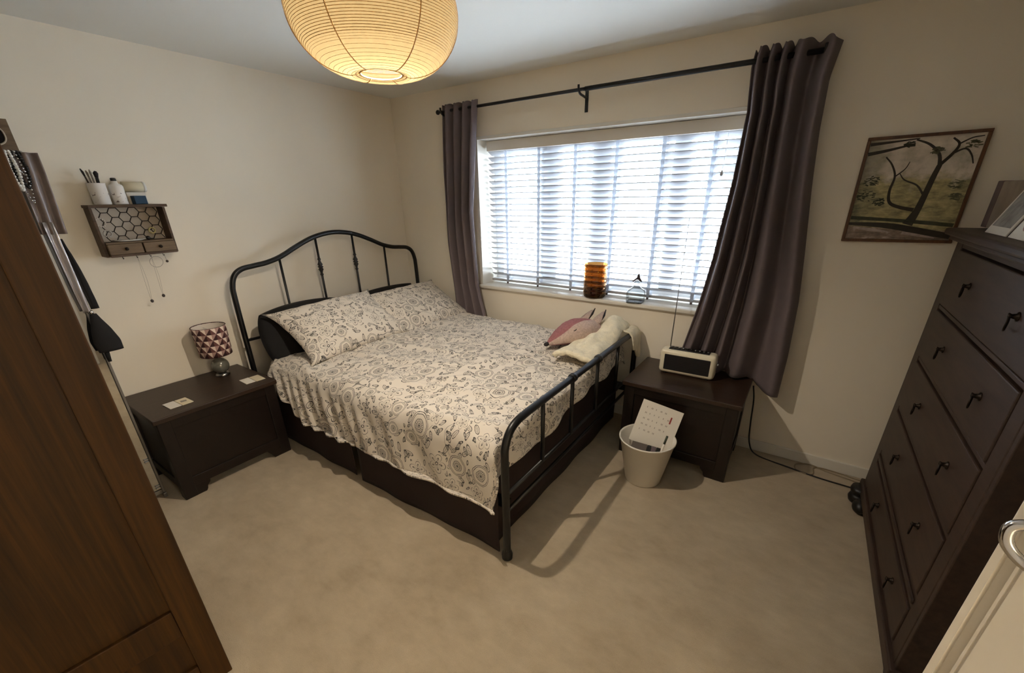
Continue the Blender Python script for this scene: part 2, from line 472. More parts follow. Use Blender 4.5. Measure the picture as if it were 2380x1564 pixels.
# window lining (white trim round the recess) and sill
tr = bpy.data.objects.new('trim_1', None); COL.objects.link(tr); struct(tr, 'white painted lining round the window recess', 'trim')
e = 0.0215
MB().box(WX0-e, WX0, -0.006, 0.29, WZ0, WZ1+e, 0.002).build('side_lining', M_GLOSS, tr)
MB().box(WX1, WX1+e, -0.006, 0.29, WZ0, WZ1+e, 0.002).build('side_lining', M_GLOSS, tr)
MB().box(WX0, WX1, -0.006, 0.29, WZ1, WZ1+e, 0.002).build('head_lining', M_GLOSS, tr)
sill = MB().box(WX0-0.03, WX1+0.03, -0.035, 0.29, WZ0-0.028, WZ0, 0.008, 3).build('trim_2', M_GLOSS)
struct(sill, 'white window sill with rounded front edge', 'sill')
# window unit
win = bpy.data.objects.new('window_1', None); COL.objects.link(win); struct(win, 'white framed casement window behind the blind', 'window')
fy0, fy1 = 0.205, 0.265
MB().box(WX0, WX1, fy0, fy1, WZ0-0.02, WZ0+0.075, 0.004).build('bottom_frame', M_UPVC, win)
MB().box(WX0, WX1, fy0, fy1, WZ1-0.07, WZ1, 0.004).build('top_frame', M_UPVC, win)
MB().box(WX0, WX0+0.07, fy0, fy1, WZ0+0.06, WZ1-0.06, 0.004).build('side_frame', M_UPVC, win)
MB().box(WX1-0.07, WX1, fy0, fy1, WZ0+0.06, WZ1-0.06, 0.004).build('side_frame', M_UPVC, win)
mull = [(1.345, 1.475), (1.745, 1.875), (2.29, 2.39)]
for a, b in mull:
    MB().box(a, b, fy0, fy1, WZ0+0.06, WZ1-0.06, 0.004).build('mullion', M_UPVC, win)
xs = [WX0+0.07]+[v for ab in mull for v in ab]+[WX1-0.07]
for i in range(0, len(xs), 2):
    MB().box(xs[i]-0.006, xs[i+1]+0.006, 0.232, 0.238, WZ0+0.07, WZ1-0.065).build('pane', M_PANE, win)
# outside ground so the view below the sky is a place
struct(MB().box(-14, 18, 0.5, 30, -3.2, -3.0).build('ground_outside', mat('outside_paving', c255(176, 180, 186), 0.9, var=0.1, vscale=0.6)), 'pale ground outside the window', 'ground')

# ------------------------------------------------------------------ venetian blind
bl = empty('venetian_blind', 'white wooden venetian blind with ladder tapes filling the window recess', 'blind', (1.806, 0.135, WZ0))
BX = 1.800-0.0
def rel(o, par):
    o.parent = par; o.location = Vector(o.location)-Vector(par.location); return o
bw = (WX1-WX0)/2-0.012
MB().box(-bw, bw, -0.042, -0.026, 0.998, 1.066, 0.003).build('valance', mat('valance_white', c255(222, 214, 202), 0.45), bl)
MB().box(-bw+0.01, bw-0.01, -0.022, 0.03, 1.02, 1.062, 0.002).build('head_rail', M_SLAT, bl)
NS = 23; pitch = 0.0415; z_top = 0.985
tilt = math.radians(-27)
sl = MB()
def slat_fn(u, v):
    x = lerp(-bw, bw, u); s = lerp(-0.025, 0.025, v)
    return (x, s, 0.0016*(1-(s/0.025)**2))
sl.box(-bw, bw, -0.025, 0.025, -0.0024, 0.0024, 0.0007, 2)
sme = sl.mesh('slat')
zs = []
for k in range(NS):
    o = link('slat', sme, M_SLAT, bl)
    z = z_top-pitch*k; zs.append(z)
    o.location = (0, 0, z); o.rotation_euler = (tilt+math.radians(random.uniform(-1.5, 1.5)), 0, 0)
zb = z_top-pitch*NS-0.004
MB().box(-bw, bw, -0.024, 0.024, zb-0.009, zb+0.009, 0.003).build('bottom_rail', M_SLAT, bl)
tapes = [1.072, 1.365, 1.657, 1.955, 2.254, 2.545]
tw = MB().box(-0.0115, 0.0115, -0.0285, -0.0275, zb-0.01, 1.0).box(-0.0115, 0.0115, 0.0275, 0.0285, zb-0.01, 1.0).mesh('ladder_tape')
for tx in tapes:
    o = link('ladder_tape', tw, M_TAPE, bl); o.location = (tx-1.806, 0, 0)
bt = MB().lathe([(0, 0), (0.006, 0), (0.008, 0.004), (0.0075, 0.012), (0.0, 0.014)], 12).mesh('tape_button')
for tx in tapes:
    o = link('tape_button', bt, mat('brown_wood_button', c255(70, 56, 48), 0.5), bl); o.location = (tx-1.806, -0.030, max(zb-0.022, 0.002))
MB().tube(smooth_path([(0.80, -0.036, 0.99), (0.80, -0.040, 0.90), (0.798, -0.038, 0.80)], 6), 0.0012, 6).build('pull_cord', M_TAPE, bl)
MB().lathe([(0, 0), (0.006, 0.0), (0.009, 0.01), (0.004, 0.032), (0, 0.034)], 12, (0.798, -0.038, 0.767)).build('cord_tassel', M_SLAT, bl)

# ------------------------------------------------------------------ curtain pole and curtains
cp = empty('curtain_pole', 'black metal curtain pole with centre bracket above the window', 'curtain pole', (1.807, -0.10, 2.130))
MB().tube([(-1.19, 0, 0), (0.01, 0, 0)], 0.0095, 12).build('thin_rod', M_IRON, cp)
MB().tube([(0.0, 0, 0), (1.20, 0, 0)], 0.0125, 12).build('thick_rod', M_IRON, cp)
MB().sphere((-1.198, 0, 0), 0.016, 10).build('finial', M_IRON, cp)
MB().sphere((1.21, 0, 0), 0.016, 10).build('finial', M_IRON, cp)
def bracket(x):
    b = MB().box(x-0.011, x+0.011, 0.094, 0.0995, -0.105, 0.012, 0.002)
    b.tube(smooth_path([(x, 0.094, -0.03), (x, 0.05, -0.026), (x, 0.0, -0.02), (x, -0.02, 0.0), (x, -0.024, 0.022)], 5), 0.007, 8)
    b.build('bracket', M_IRON, cp)
bracket(-0.032); bracket(1.18); bracket(-1.15)

def curtain(name, label, ltab, rtab, btab, n, amp, seed, ztop, ptab=((0, 0), (1, 1)), tip=0.0):
    # ltab/rtab: x edges against height, btab: bottom z against u
    def prof(u, z):
        ph = 2*PI*n*interp(ptab, u)
        k = smoothstep(2.2, 1.2, z)
        y = math.sin(ph+0.5*math.sin(3.1*u+z*1.3+seed)*k)*amp
        y += 0.012*k*nz(u*5+seed, z*2.0, seed)
        return y
    def fn(u, v):
        zb_ = interp(btab, u); z = lerp(ztop+0.006*math.cos(4*PI*n*interp(ptab, u))-tip*smoothstep(0.86, 1.0, u), zb_, v)
        xl, xr = interp(ltab, z), interp(rtab, z)
        uu = u+0.02*nz(u*7, z*1.5, seed+3)*smoothstep(2.1, 1.5, z)
        return (lerp(xl, xr, uu), min(-0.100+prof(u, z), -0.030), z)
    o = MB().grid(fn, n*26, 70).build(name, M_CURT)
    solid(o, 0.004); tag(o, label, 'curtain', 'dark grey eyelet curtains'); return o
curtain('curtain', 'dark grey narrow curtain gathered at the headboard end of the window',
        [(0.6, 0.64), (0.75, 0.635), (1.2, 0.612), (1.73, 0.625), (2.17, 0.656)],
        [(0.6, 1.01), (0.89, 0.935), (1.45, 0.905), (1.91, 0.956), (2.17, 0.992)],
        [(0, 0.60), (1, 0.595)], 4, 0.036, 1.0, 2.165)
cr_o = curtain('curtain', 'dark grey full curtain spilling onto the bedside table with the radio',
        [(0.5, 2.545), (0.69, 2.580), (0.92, 2.622), (1.2, 2.662), (1.6, 2.694), (1.92, 2.706), (2.12, 2.69), (2.2, 2.70)],
        [(0.43, 3.14), (0.69, 3.142), (1.0, 3.124), (1.44, 3.077), (1.82, 3.035), (2.02, 3.025), (2.2, 3.05)],
        [(0, 0.525), (0.70, 0.522), (0.80, 0.47), (1, 0.44)], 5, 0.050, 2.0, 2.180, ((0, 0.02), (0.5, 0.70), (0.58, 0.76), (0.90, 0.94), (1.0, 1.0)), 0.03)

# ------------------------------------------------------------------ pendant lamp
PL = (1.82, -1.66, 1.912)
pd = empty('pendant_lamp', 'large round ribbed paper lantern shade hanging lit from the ceiling', 'lamp', PL)
prof = [(0.066, 0.006), (0.098, 0.0), (0.145, 0.010), (0.188, 0.032), (0.222, 0.064), (0.245, 0.100), (0.257, 0.135), (0.260, 0.165),
        (0.255, 0.198), (0.243, 0.232), (0.225, 0.264), (0.198, 0.292), (0.160, 0.315), (0.115, 0.332), (0.070, 0.342)]
pf = [Vector((r, 0, z)) for r, z in prof]; pfs = smooth_path(pf, 5)
shade = MB().lathe([(p.x, p.z) for p in pfs], 72).build('shade', M_RICE, pd)
M_CANE = mat('cane_wire', c255(206, 158, 92), 0.6)
rw = MB()
nr = 84
L = [0.0]
for a, b in zip(pfs, pfs[1:]): L.append(L[-1]+(b-a).length)
def at_len(s):
    for i in range(len(L)-1):
        if s <= L[i+1]:
            t = (s-L[i])/(L[i+1]-L[i]); return pfs[i].lerp(pfs[i+1], t)
    return pfs[-1]
for k in range(1, nr):
    p = at_len(L[-1]*k/nr); r = p.x+0.0004
    if k < 22 and k % 2: continue
    rr_ = 0.0008 if k > 24 else 0.0004
    rw.tube([(r*math.cos(a*2*PI/72), r*math.sin(a*2*PI/72), p.z) for a in range(72)], rr_, 4, closed=True)
o = rw.build('wire_spiral', M_CANE, pd); o['kind'] = 'stuff'
for k in range(6):
    a = 2*PI*k/6+math.radians(-11.2)
    MB().tube([((p.x+0.0012)*math.cos(a), (p.x+0.0012)*math.sin(a), p.z) for p in pfs[::2]], 0.0019, 5).build('rib', M_CANE, pd)
MB().tube([(0.066*math.cos(a*2*PI/48), 0.066*math.sin(a*2*PI/48), 0.006) for a in range(48)], 0.0018, 6, closed=True).build('bottom_ring', M_CANE, pd)
MB().tube([(0.070*math.cos(a*2*PI/48), 0.070*math.sin(a*2*PI/48), 0.342) for a in range(48)], 0.0022, 6, closed=True).build('top_ring', M_CANE, pd)
MB().tube([(-0.07, 0, 0.30), (0, 0, 0.305), (0.07, 0, 0.342)], 0.0015, 6).tube([(0.0, -0.07, 0.342), (0, 0, 0.305), (0.0, 0.07, 0.342)], 0.0015, 6).build('spider', M_STEEL, pd)
MB().tube([(0, 0, 0.27), (0, 0, 0.376)], 0.0035, 8).build('flex', M_WHITEP, pd)
MB().lathe([(0.0, 0.36), (0.045, 0.36), (0.05, 0.368), (0.05, 0.3875), (0, 0.3875)], 32).build('ceiling_rose', M_WHITEP, pd)
MB().lathe([(0.0, 0.191), (0.019, 0.191), (0.02, 0.196), (0.02, 0.26), (0.012, 0.28), (0, 0.28)], 24).build('lamp_holder', M_WHITEP, pd)
bulbm = bpy.data.materials.new('bulb_glow'); bulbm.use_nodes = True
bt_ = NT(bulbm); bt_.n.remove(bt_.n['Principled BSDF'])
em = bt_.new('ShaderNodeEmission'); em.inputs[0].default_value = (1.0, 0.80, 0.55, 1); em.inputs[1].default_value = 25.0
bt_.l.new(em.outputs[0], bt_.n['Material Output'].inputs[0])
MB().lathe([(0, 0.074), (0.018, 0.078), (0.029, 0.094), (0.030, 0.111), (0.024, 0.138), (0.014, 0.166), (0.013, 0.192), (0, 0.192)], 24).build('bulb', bulbm, pd)
ld = bpy.data.lights.new('bulb_light', 'POINT'); ld.energy = BULB_W; ld.color = BULB_COL; ld.shadow_soft_size = 0.018
lo = bpy.data.objects.new('bulb_light', ld); COL.objects.link(lo); lo.parent = pd; lo.location = (0, 0, 0.036)

# ------------------------------------------------------------------ bed frame
FX, HX = 2.25, 0.125
BY0, BY1 = -1.622, -0.045
BC = (BY0+BY1)/2
bed = empty('iron_bed', 'black metal double bed frame with arched headboard and low rounded footboard', 'bed', (0, 0, 0))
hw = (BY1-BY0)/2
# headboard tube
hb = [(-1.605, 0.0), (-1.605, 0.5), (-1.600, 0.95), (-1.592, 1.05), (-1.565, 1.110), (-1.515, 1.142), (-1.44, 1.153), (-1.35, 1.163), (-1.25, 1.190), (-1.14, 1.238), (-1.03, 1.282), (-0.93, 1.308), (-0.815, 1.319)]
arch = [(y, z) for y, z in hb]+[(2*-0.815-y, z) for y, z in hb[-2::-1]]
MB().tube(smooth_path([(HX, y, z) for y, z in arch], 5), 0.0165, 14).build('headboard_arch', M_IRON, bed)
for z in (0.685, 0.40):
    MB().tube([(HX, -1.595, z), (HX, -0.035, z)], 0.0095, 10).build('head_rail', M_IRON, bed)
def arch_z(y):
    for (a, za), (b, zb_) in zip(arch, arch[1:]):
        if a <= y <= b and b > a: return za+(zb_-za)*(y-a)/(b-a)
    return 1.1
for i, y in enumerate((-1.262, -0.973, -0.664, -0.366)):
    sp = MB().tube([(HX, y, 0.40), (HX, y, arch_z(y)-0.005)], 0.0082, 10).build('head_spindle', M_IRON, bed)
    if i in (1, 2):
        MB().lathe([(0.008, -0.065), (0.013, -0.055), (0.008, -0.045), (0.012, -0.03), (0.019, -0.018), (0.013, -0.008), (0.021, 0.0), (0.013, 0.008),
                    (0.019, 0.018), (0.012, 0.03), (0.008, 0.045), (0.013, 0.055), (0.008, 0.065)], 16, (HX, y, 1.085)).build('cast_knot', M_IRON, sp)
# footboard
fb = [(BY0, 0.02), (BY0, 0.35), (BY0, 0.54), (BY0+0.006, 0.60), (BY0+0.035, 0.652), (BY0+0.085, 0.680), (BY0+0.16, 0.688), (BY0+0.35, 0.690), (BC, 0.690)]
fa = fb+[(2*BC-y, z) for y, z in fb[-2::-1]]
MB().tube(smooth_path([(FX, y, z) for y, z in fa], 6), 0.0175, 14).build('footboard_arch', M_IRON, bed)
for z in (0.36, 0.27):
    MB().tube([(FX, BY0, z), (FX, BY1, z)], 0.0095, 10).build('foot_rail', M_IRON, bed)
for i, y in enumerate((-1.312, -1.012, -0.690, -0.378)):
    sp = MB().tube([(FX, y, 0.36), (FX, y, 0.685)], 0.0105, 10).build('foot_spindle', M_IRON, bed)
    if i in (1, 2):
        MB().tube([(FX, y-0.016, 0.690), (FX, y-0.012, 0.690), (FX, y+0.012, 0.690), (FX, y+0.016, 0.690)], [0.0185, 0.024, 0.024, 0.0185], 14).build('collar', M_IRON, sp)
for y in (BY0, BY1):
    MB().lathe([(0, 0), (0.017, 0), (0.025, 0.006), (0.026, 0.03), (0.021, 0.045), (0.0175, 0.055), (0.0175, 0.075)], 16, (FX, y, 0)).build('leg_foot', M_IRON, bed)
for y in (-1.575, -0.095):
    MB().box(HX+0.012, FX-0.012, y-0.014, y+0.014, 0.25, 0.30, 0.003).build('side_rail', M_IRON, bed)

# mattress
mt_o = MB().box(0.155, 2.125, -1.525, -0.10, 0.30, 0.535, 0.05, 4).build('mattress', M_PAPER)
tag(mt_o, 'thick pale mattress hidden under the floral duvet', 'mattress')

# valance skirt
vs = empty('bed_valance', 'dark brown fabric valance skirt hanging below the duvet to the carpet', 'valance')
def skirt_panel(p0, p1, z0, z1, nrm, seed, nfold):
    p0, p1, nv = Vector(p0), Vector(p1), Vector(nrm)
    Lh = (p1-p0).length
    def fn(u, v):
        p = p0.lerp(p1, u); z = lerp(z1, z0, v)
        d = 0.003*math.sin(2*PI*nfold*u+seed)*(0.3+0.7*v)+0.008*nz(u*Lh*3, z*3, seed)*v
        return (p.x+nv.x*d, p.y+nv.y*d, z)
    o = MB().grid(fn, int(40*Lh)+6, 10).build('skirt_panel', M_VAL, vs); solid(o, 0.004)
skirt_panel((0.17, -1.603, 0), (1.135, -1.612, 0), 0.012, 0.33, (0, -1, 0), 0.3, 3)
skirt_panel((1.20, -1.618, 0), (2.20, -1.612, 0), 0.006, 0.33, (0, -1, 0), 1.3, 3)
skirt_panel((2.155, -1.575, 0), (2.155, -0.09, 0), 0.006, 0.50, (1, 0, 0), 2.3, 4)

# duvet ---------------------------------------------------------------
DTOP = 0.612
def drop(d, r, fall):
    # d: arc length past the edge -> (outward offset, height lost)
    if d <= 0: return 0.0, 0.0
    q = r*PI/2
    if d < q:
        a = d/r; return r*math.sin(a), r*(1-math.cos(a))
    return r+(d-q)*fall, r+(d-q)
LU, LV = 2.00, 2.00       # cloth lengths along x and across y
def duvet_fn(u, v):
    s = u*LU; t = v*LV         # s from head to foot, t from window side to near side
    X0, X1 = 0.365, 2.105
    Y1, Y0 = -0.14, -1.505
    head = smoothstep(0.40, 0.0, s)
    side_len = lerp(1.0, 0.44, smoothstep(0.70, 0.05, s))
    dxs = s-(X1-X0)
    ox, hx = drop(dxs, 0.085, 0.10)
    x = X0+min(s, X1-X0)+ox
    t0 = t-0.03
    dy = (t0-(Y1-Y0))
    if dy > 0: dy *= side_len
    oy, hy = drop(dy, 0.115, 0.09)
    y = Y1-min(t0, Y1-Y0)-oy
    hf, yf = 0.0, 0.0
    if t0 < 0.02:                      # far side tucked towards the wall
        k = (0.02-t0); hf = k*0.8
    # blended drops: the larger wins, softly, so the corner drapes
    def smax(a, b, k=0.05):
        h = max(k-abs(a-b), 0)/k; return max(a, b)+h*h*k*0.25
    hx *= lerp(0.62, 0.9, smoothstep(-0.5, -1.45, y))
    h = smax(hx, hy)
    crown = 0.026*math.sin(PI*max(0, min(1, (t0+0.05)/(Y1-Y0+0.05))))*smoothstep(2.15, 1.5, x)
    rise = 0.022*smoothstep(-0.9, -0.15, y)
    z = DTOP+crown+rise-h-hf
    # quilting and wrinkles
    onTop = smoothstep(0.12, 0.0, h)
    z += onTop*(0.010*nz(s*3.0, t*3.0, 1.7)+0.007*nz(s*7, t*6, 4.2)+0.0035*nz(s*15, t*13, 9.1))
    wr = nz(s*1.3+2.1, t*2.6+0.3*s, 7.7)
    z += onTop*0.010*math.exp(-(wr*9)**2)*(0.5+nz(s*2, t*2, 12.0))
    rg = 1-abs(nz(s*1.1-t*0.9, t*3.4+s*1.5, 5.0)); rg2 = 1-abs(nz(s*2.6+t*0.7, t*5.2+s*0.8, 15.0))
    z += onTop*(0.016*max(0.0, rg)**7+0.009*max(0.0, rg2)**8)
    z += onTop*0.007*math.sin(17*(t*0.55+s*0.9)+4*nz(s*1.2, t*1.2, 3))*smoothstep(0.5, 1.3, t)*0.5
    # hanging folds on the near side: slanted, deepest near the pillows
    hang = smoothstep(0.03, 0.20, hy)
    fo = math.sin(2*PI*(s*3.4-t*1.1)+1.2*nz(s*2.2, 0.0, 3.3))
    fo2 = math.sin(2*PI*(s*9.0-t*3.2)+1.5*nz(s*3.0, t, 6.3))*smoothstep(1.5, 0.3, s)
    y -= hang*(0.007*fo+0.019*fo2+0.016*nz(s*3.1, t*2.2, 8.8)+0.008*nz(s*9-t*4, t*3, 4.4))
    z += hang*0.012*nz(s*2.3, 1.0, 2.0)
    hangx = smoothstep(0.03, 0.14, hx)
    x += hangx*(0.010*math.sin(2*PI*t*3.1+1.0)+0.008*nz(t*5, s*4, 1.1))
    z += hangx*0.03*nz(t*3.3, 0.3, 5.5)
    # corner beside the pillow lifts and tucks in
    if s < 0.30:
        k = smoothstep(0.30, 0.0, s)
        z -= 0.03*k*onTop
    x = min(x, 2.222)
    return (x, y, max(z, 0.27))
dv = MB().grid(duvet_fn, 190, 180, uvfn=lambda u, v: (u*LU, v*LV)).build('duvet', M_FLORAL)
solid(dv, 0.010, 0.0)
tag(dv, 'white duvet printed with dark line drawn flowers spread over the bed', 'duvet')

# pillows ---------------------------------------------------------------
def pillow(name, label, cat, size, th, mtx, material, seed, group=None, rnd=0.0, sag=0.0):
    a, b = size[0]/2, size[1]/2
    def surf(sgn):
        def fn(u, v):
            p, q = lerp(-1, 1, u), lerp(-1, 1, v)
            bow = 1-0.055*(1-p*p)*abs(q)-0.0
            bow2 = 1-0.075*(1-q*q)*abs(p)
            er = 1+(0.07 if rnd == 0 else 0.0)*(abs(p)*abs(q))**9
            x = a*p*bow2*er*math.sqrt(1-rnd*q*q*0.5); y = b*q*bow*er*math.sqrt(1-rnd*p*p*0.5)
            f = max(0.0, (1-abs(p)**2.6)*(1-abs(q)**2.6))**0.55
            z = sgn*th*0.5*f
            z += 0.010*nz(p*2+seed, q*2, sgn)*f+0.006*nz(p*5+seed, q*5, sgn+4)*(f**0.3)
            z += 0.006*math.sin(9*p+6*q+seed)*f*(abs(p)**2)
            z -= sag*(p*p)
            return (x, y, z)
        return fn
    mb = MB()
    mb.grid(surf(1), 44, 34, uvfn=lambda u, v: (u*size[0]+seed, v*size[1]+seed*0.7))
    mb.grid(surf(-1), 44, 34, uvfn=lambda u, v: (u*size[0]+seed+3, v*size[1]))
    bmesh.ops.remove_doubles(mb.bm, verts=mb.bm.verts, dist=1e-4)
    o = mb.build(name, material, recalc=True)
    o.matrix_world = mtx; tag(o, label, cat, group); return o
def frame_mtx(c, ex, ey):
    ex = Vector(ex).normalized(); ey = Vector(ey); ey = (ey-ex*ey.dot(ex)).normalized(); ez = ex.cross(ey)
    mm = Matrix((ex, ey, ez)).transposed().to_4x4(); mm.translation = Vector(c); return mm
# black pillows standing against the headboard
pillow('dark_pillow', 'plain black pillow propped behind the nearer floral pillow', 'pillow', (0.78, 0.50), 0.20,
       frame_mtx((0.285, -1.210, 0.668), (0.02, 1, 0), (-0.42, 0, 0.9)), M_BLACKF, 5.0, 'black pillows against the headboard', 0.75)
pillow('dark_pillow', 'plain black pillow propped behind the floral pillow nearest the window', 'pillow', (0.66, 0.46), 0.15,
       frame_mtx((0.275, -0.46, 0.66), (0.0, 1, 0), (-0.42, 0, 0.9)), M_BLACKF, 6.0, 'black pillows against the headboard', 0.5)
pillow('floral_pillow', 'white floral pillow leaning against the headboard nearest the window', 'pillow', (0.76, 0.50), 0.17,
       frame_mtx((0.575, -0.475, 0.742), (0.02, 1, 0.01), (-0.86, 0.10, 0.46)), M_FLORAL, 1.3, 'floral pillows')
pillow('floral_pillow', 'white floral pillow with black pillow behind, beside the shaded lamp', 'pillow', (0.76, 0.52), 0.18,
       frame_mtx((0.535, -1.135, 0.752), (0.05, 1, 0.035), (-0.86, 0.16, 0.46)), M_FLORAL, 2.7, 'floral pillows')

# ------------------------------------------------------------------ dark wooden chests (left: wide chest, right: bedside chest)
def dark_chest(name, label, x0, x1, y0, y1, h, front, long_axis):
    """front: 'x' -> front face looks +x, 'y' -> front face looks -y"""
    root = empty(name, label, 'chest', ((x0+x1)/2, (y0+y1)/2, 0), group='dark wooden bedside chests')
    hx, hy = (x1-x0)/2, (y1-y0)/2
    tm = M_TOPW if long_axis == 'y' else M_TOPWX
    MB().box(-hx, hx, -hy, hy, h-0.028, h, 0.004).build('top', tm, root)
    ix, iy = hx-0.014, hy-0.014
    # corner posts with bracket feet
    for sx in (-1, 1):
        for sy in (-1, 1):
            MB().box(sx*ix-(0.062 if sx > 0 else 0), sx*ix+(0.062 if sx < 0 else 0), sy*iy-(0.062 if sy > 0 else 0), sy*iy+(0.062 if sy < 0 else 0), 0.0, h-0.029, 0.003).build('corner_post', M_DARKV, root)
    pz0, pz1 = 0.075, h-0.03
    for sx in (-1, 1):
        xx = sx*(ix-0.010)
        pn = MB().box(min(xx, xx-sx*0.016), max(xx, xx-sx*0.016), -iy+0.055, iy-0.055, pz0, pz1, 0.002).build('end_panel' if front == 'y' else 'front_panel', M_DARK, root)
        MB().box(min(xx+sx*0.008, xx-sx*0.010), max(xx+sx*0.008, xx-sx*0.010), -iy+0.055, iy-0.055, pz0-0.012, pz0+0.045, 0.002).build('bottom_rail', M_DARK, pn)
        MB().box(min(xx+sx*0.008, xx-sx*0.010), max(xx+sx*0.008, xx-sx*0.010), -iy+0.055, iy-0.055, pz1-0.05, pz1, 0.002).build('top_rail', M_DARK, pn)
    for sy in (-1, 1):
        yy = sy*(iy-0.010)
        pn = MB().box(-ix+0.055, ix-0.055, min(yy, yy-sy*0.016), max(yy, yy-sy*0.016), pz0, pz1, 0.002).build('front_panel' if front == 'y' else 'end_panel', M_DARK, root)
        MB().box(-ix+0.055, ix-0.055, min(yy+sy*0.008, yy-sy*0.010), max(yy+sy*0.008, yy-sy*0.010), pz0-0.012, pz0+0.045, 0.002).build('bottom_rail', M_DARK, pn)
        MB().box(-ix+0.055, ix-0.055, min(yy+sy*0.008, yy-sy*0.010), max(yy+sy*0.008, yy-sy*0.010), pz1-0.05, pz1, 0.002).build('top_rail', M_DARK, pn)
    MB().box(-ix+0.03, ix-0.03, -iy+0.03, iy-0.03, pz0, pz0+0.012).build('base_board', M_DARK, root)
    # bracket feet: little curved wings beside each post
    for sx in (-1, 1):
        for sy in (-1, 1):
            if front == 'x':
                poly = [(0, 0), (0.05, 0), (0.058, 0.012), (0.062, 0.03), (0.08, 0.05), (0.085, 0.075), (0, 0.075)]
                mm = Matrix(((0, 0, 1, sx*(ix-0.011)-0.008), (-sy, 0, 0, sy*(iy-0.055)), (0, 1, 0, 0), (0, 0, 0, 1)))
            else:
                poly = [(0, 0), (0.05, 0), (0.058, 0.012), (0.062, 0.03), (0.08, 0.05), (0.085, 0.075), (0, 0.075)]
                mm = Matrix(((-sx, 0, 0, sx*(ix-0.055)), (0, 0, 1, sy*(iy-0.011)-0.008), (0, 1, 0, 0), (0, 0, 0, 1)))
            b = MB().prism(poly, 0.016, mm)
            b.build('bracket_foot', M_DARK, root, recalc=True)
    return root
dark_chest('wooden_chest', 'dark wooden chest beside the bed with a small patterned lamp on it', 0.018, 0.523, -2.292, -1.655, 0.515, 'x', 'y')
dark_chest('wooden_chest', 'dark wooden chest at the bed foot carrying the cream radio', 2.338, 3.000, -0.502, -0.020, 0.505, 'y', 'x')
CH1, CH2 = 0.515, 0.505

# table lamp
tl = empty('table_lamp', 'small table lamp with burgundy and white triangle print shade and glass ball base', 'lamp', (0.150, -1.800, CH1))
def tri_fn(t, p):
    u, v, _ = t.xyz(t.uv())
    a = t.m('FRACT', t.m('MULTIPLY', u, 11.0)); row = t.m('FLOOR', t.m('MULTIPLY', v, 5.0)); b = t.m('FRACT', t.m('MULTIPLY', v, 5.0))
    a = t.m('FRACT', t.m('ADD', a, t.m('MULTIPLY', t.m('MODULO', row, 2.0), 0.5)))
    d = t.m('ABSOLUTE', t.m('SUBTRACT', a, 0.5))
    inside = t.m('LESS_THAN', t.m('MULTIPLY', d, 2.0), t.m('SUBTRACT', 1.02, b))
    half = t.m('GREATER_THAN', a, 0.5)
    dark = t.mix(half, c255(58, 26, 28), c255(104, 64, 60))
    light = t.mix(t.m('LESS_THAN', a, 0.5), c255(226, 206, 190), c255(168, 134, 124))
    t.set(p.inputs['Base Color'], t.mix(inside, light, dark))
M_TRI = mat('triangle_print', c255(120, 80, 76), 0.8, fn=tri_fn)
def shade_fn(u, v):
    a = 2*PI*u; r = lerp(0.084, 0.090, v); return (r*math.cos(a), r*math.sin(a), lerp(0.142, 0.325, v))
o = MB().grid(shade_fn, 48, 6, uvfn=lambda u, v: (u, v), closed_u=True).build('shade', M_TRI, tl); solid(o, 0.0025, 1.0)
MB().tube([(0.090*math.cos(a*2*PI/48), 0.090*math.sin(a*2*PI/48), 0.325) for a in range(48)], 0.002, 6, closed=True).tube([(0.084*math.cos(a*2*PI/48), 0.084*math.sin(a*2*PI/48), 0.142) for a in range(48)], 0.002, 6, closed=True).build('shade_rim', M_TRI, tl)
o = MB().lathe([(0.0815, 0.146), (0.0875, 0.322)], 40).build('shade_lining', mat('lining_white', c255(226, 214, 200), 0.8), tl)
MB().sphere((0, 0, 0.066), 0.050, 14).build('glass_ball', mat('grey_glazed_ball', c255(120, 118, 108), 0.15, metal=0.3), tl)
MB().lathe([(0, 0), (0.038, 0), (0.04, 0.004), (0.036, 0.014), (0.022, 0.02), (0, 0.02)], 28).build('foot', M_STEEL, tl)
MB().tube([(0, 0, 0.11), (0, 0, 0.20)], 0.009, 10).build('stem', M_STEEL, tl)
MB().tube([(-0.085, 0, 0.30), (0.085, 0, 0.30)], 0.0015, 6).tube([(0, -0.085, 0.30), (0, 0.085, 0.30)], 0.0015, 6).build('spider', M_STEEL, tl)
MB().sphere((0, 0, 0.235), 0.026, 10).build('bulb', M_WHITEP, tl)

# two coasters on the chest
def coaster(label, c, ang, colr):
    o = empty('coaster_card', label, 'card', (c[0], c[1], CH1), (0, 0, ang), 'cards lying on the wide chest')
    MB().box(-0.050, 0.050, -0.056, -0.002, 0.0002, 0.004, 0.0012).build('left_leaf', M_PAPER, o)
    MB().box(-0.046, 0.054, 0.0, 0.054, 0.0002, 0.0046, 0.0012).build('right_leaf', mat('card_'+colr, c255(222, 208, 176) if colr == 'cream' else c255(214, 200, 170), 0.7), o)
    if colr == 'cream':
        MB().prism([(-0.014, -0.012), (0.012, -0.016), (0.016, 0.010), (-0.006, 0.016)], 0.0006, Matrix.Translation((0.002, 0.026, 0.0046))).build('printed_spot', M_INK, o)
coaster('white and cream card with a grey print on the chest corner by the tall mirror', (0.388, -2.130), 0.05, 'cream')
coaster('plain cream card on the chest corner touching the duvet', (0.398, -1.738), -0.03, 'plain')

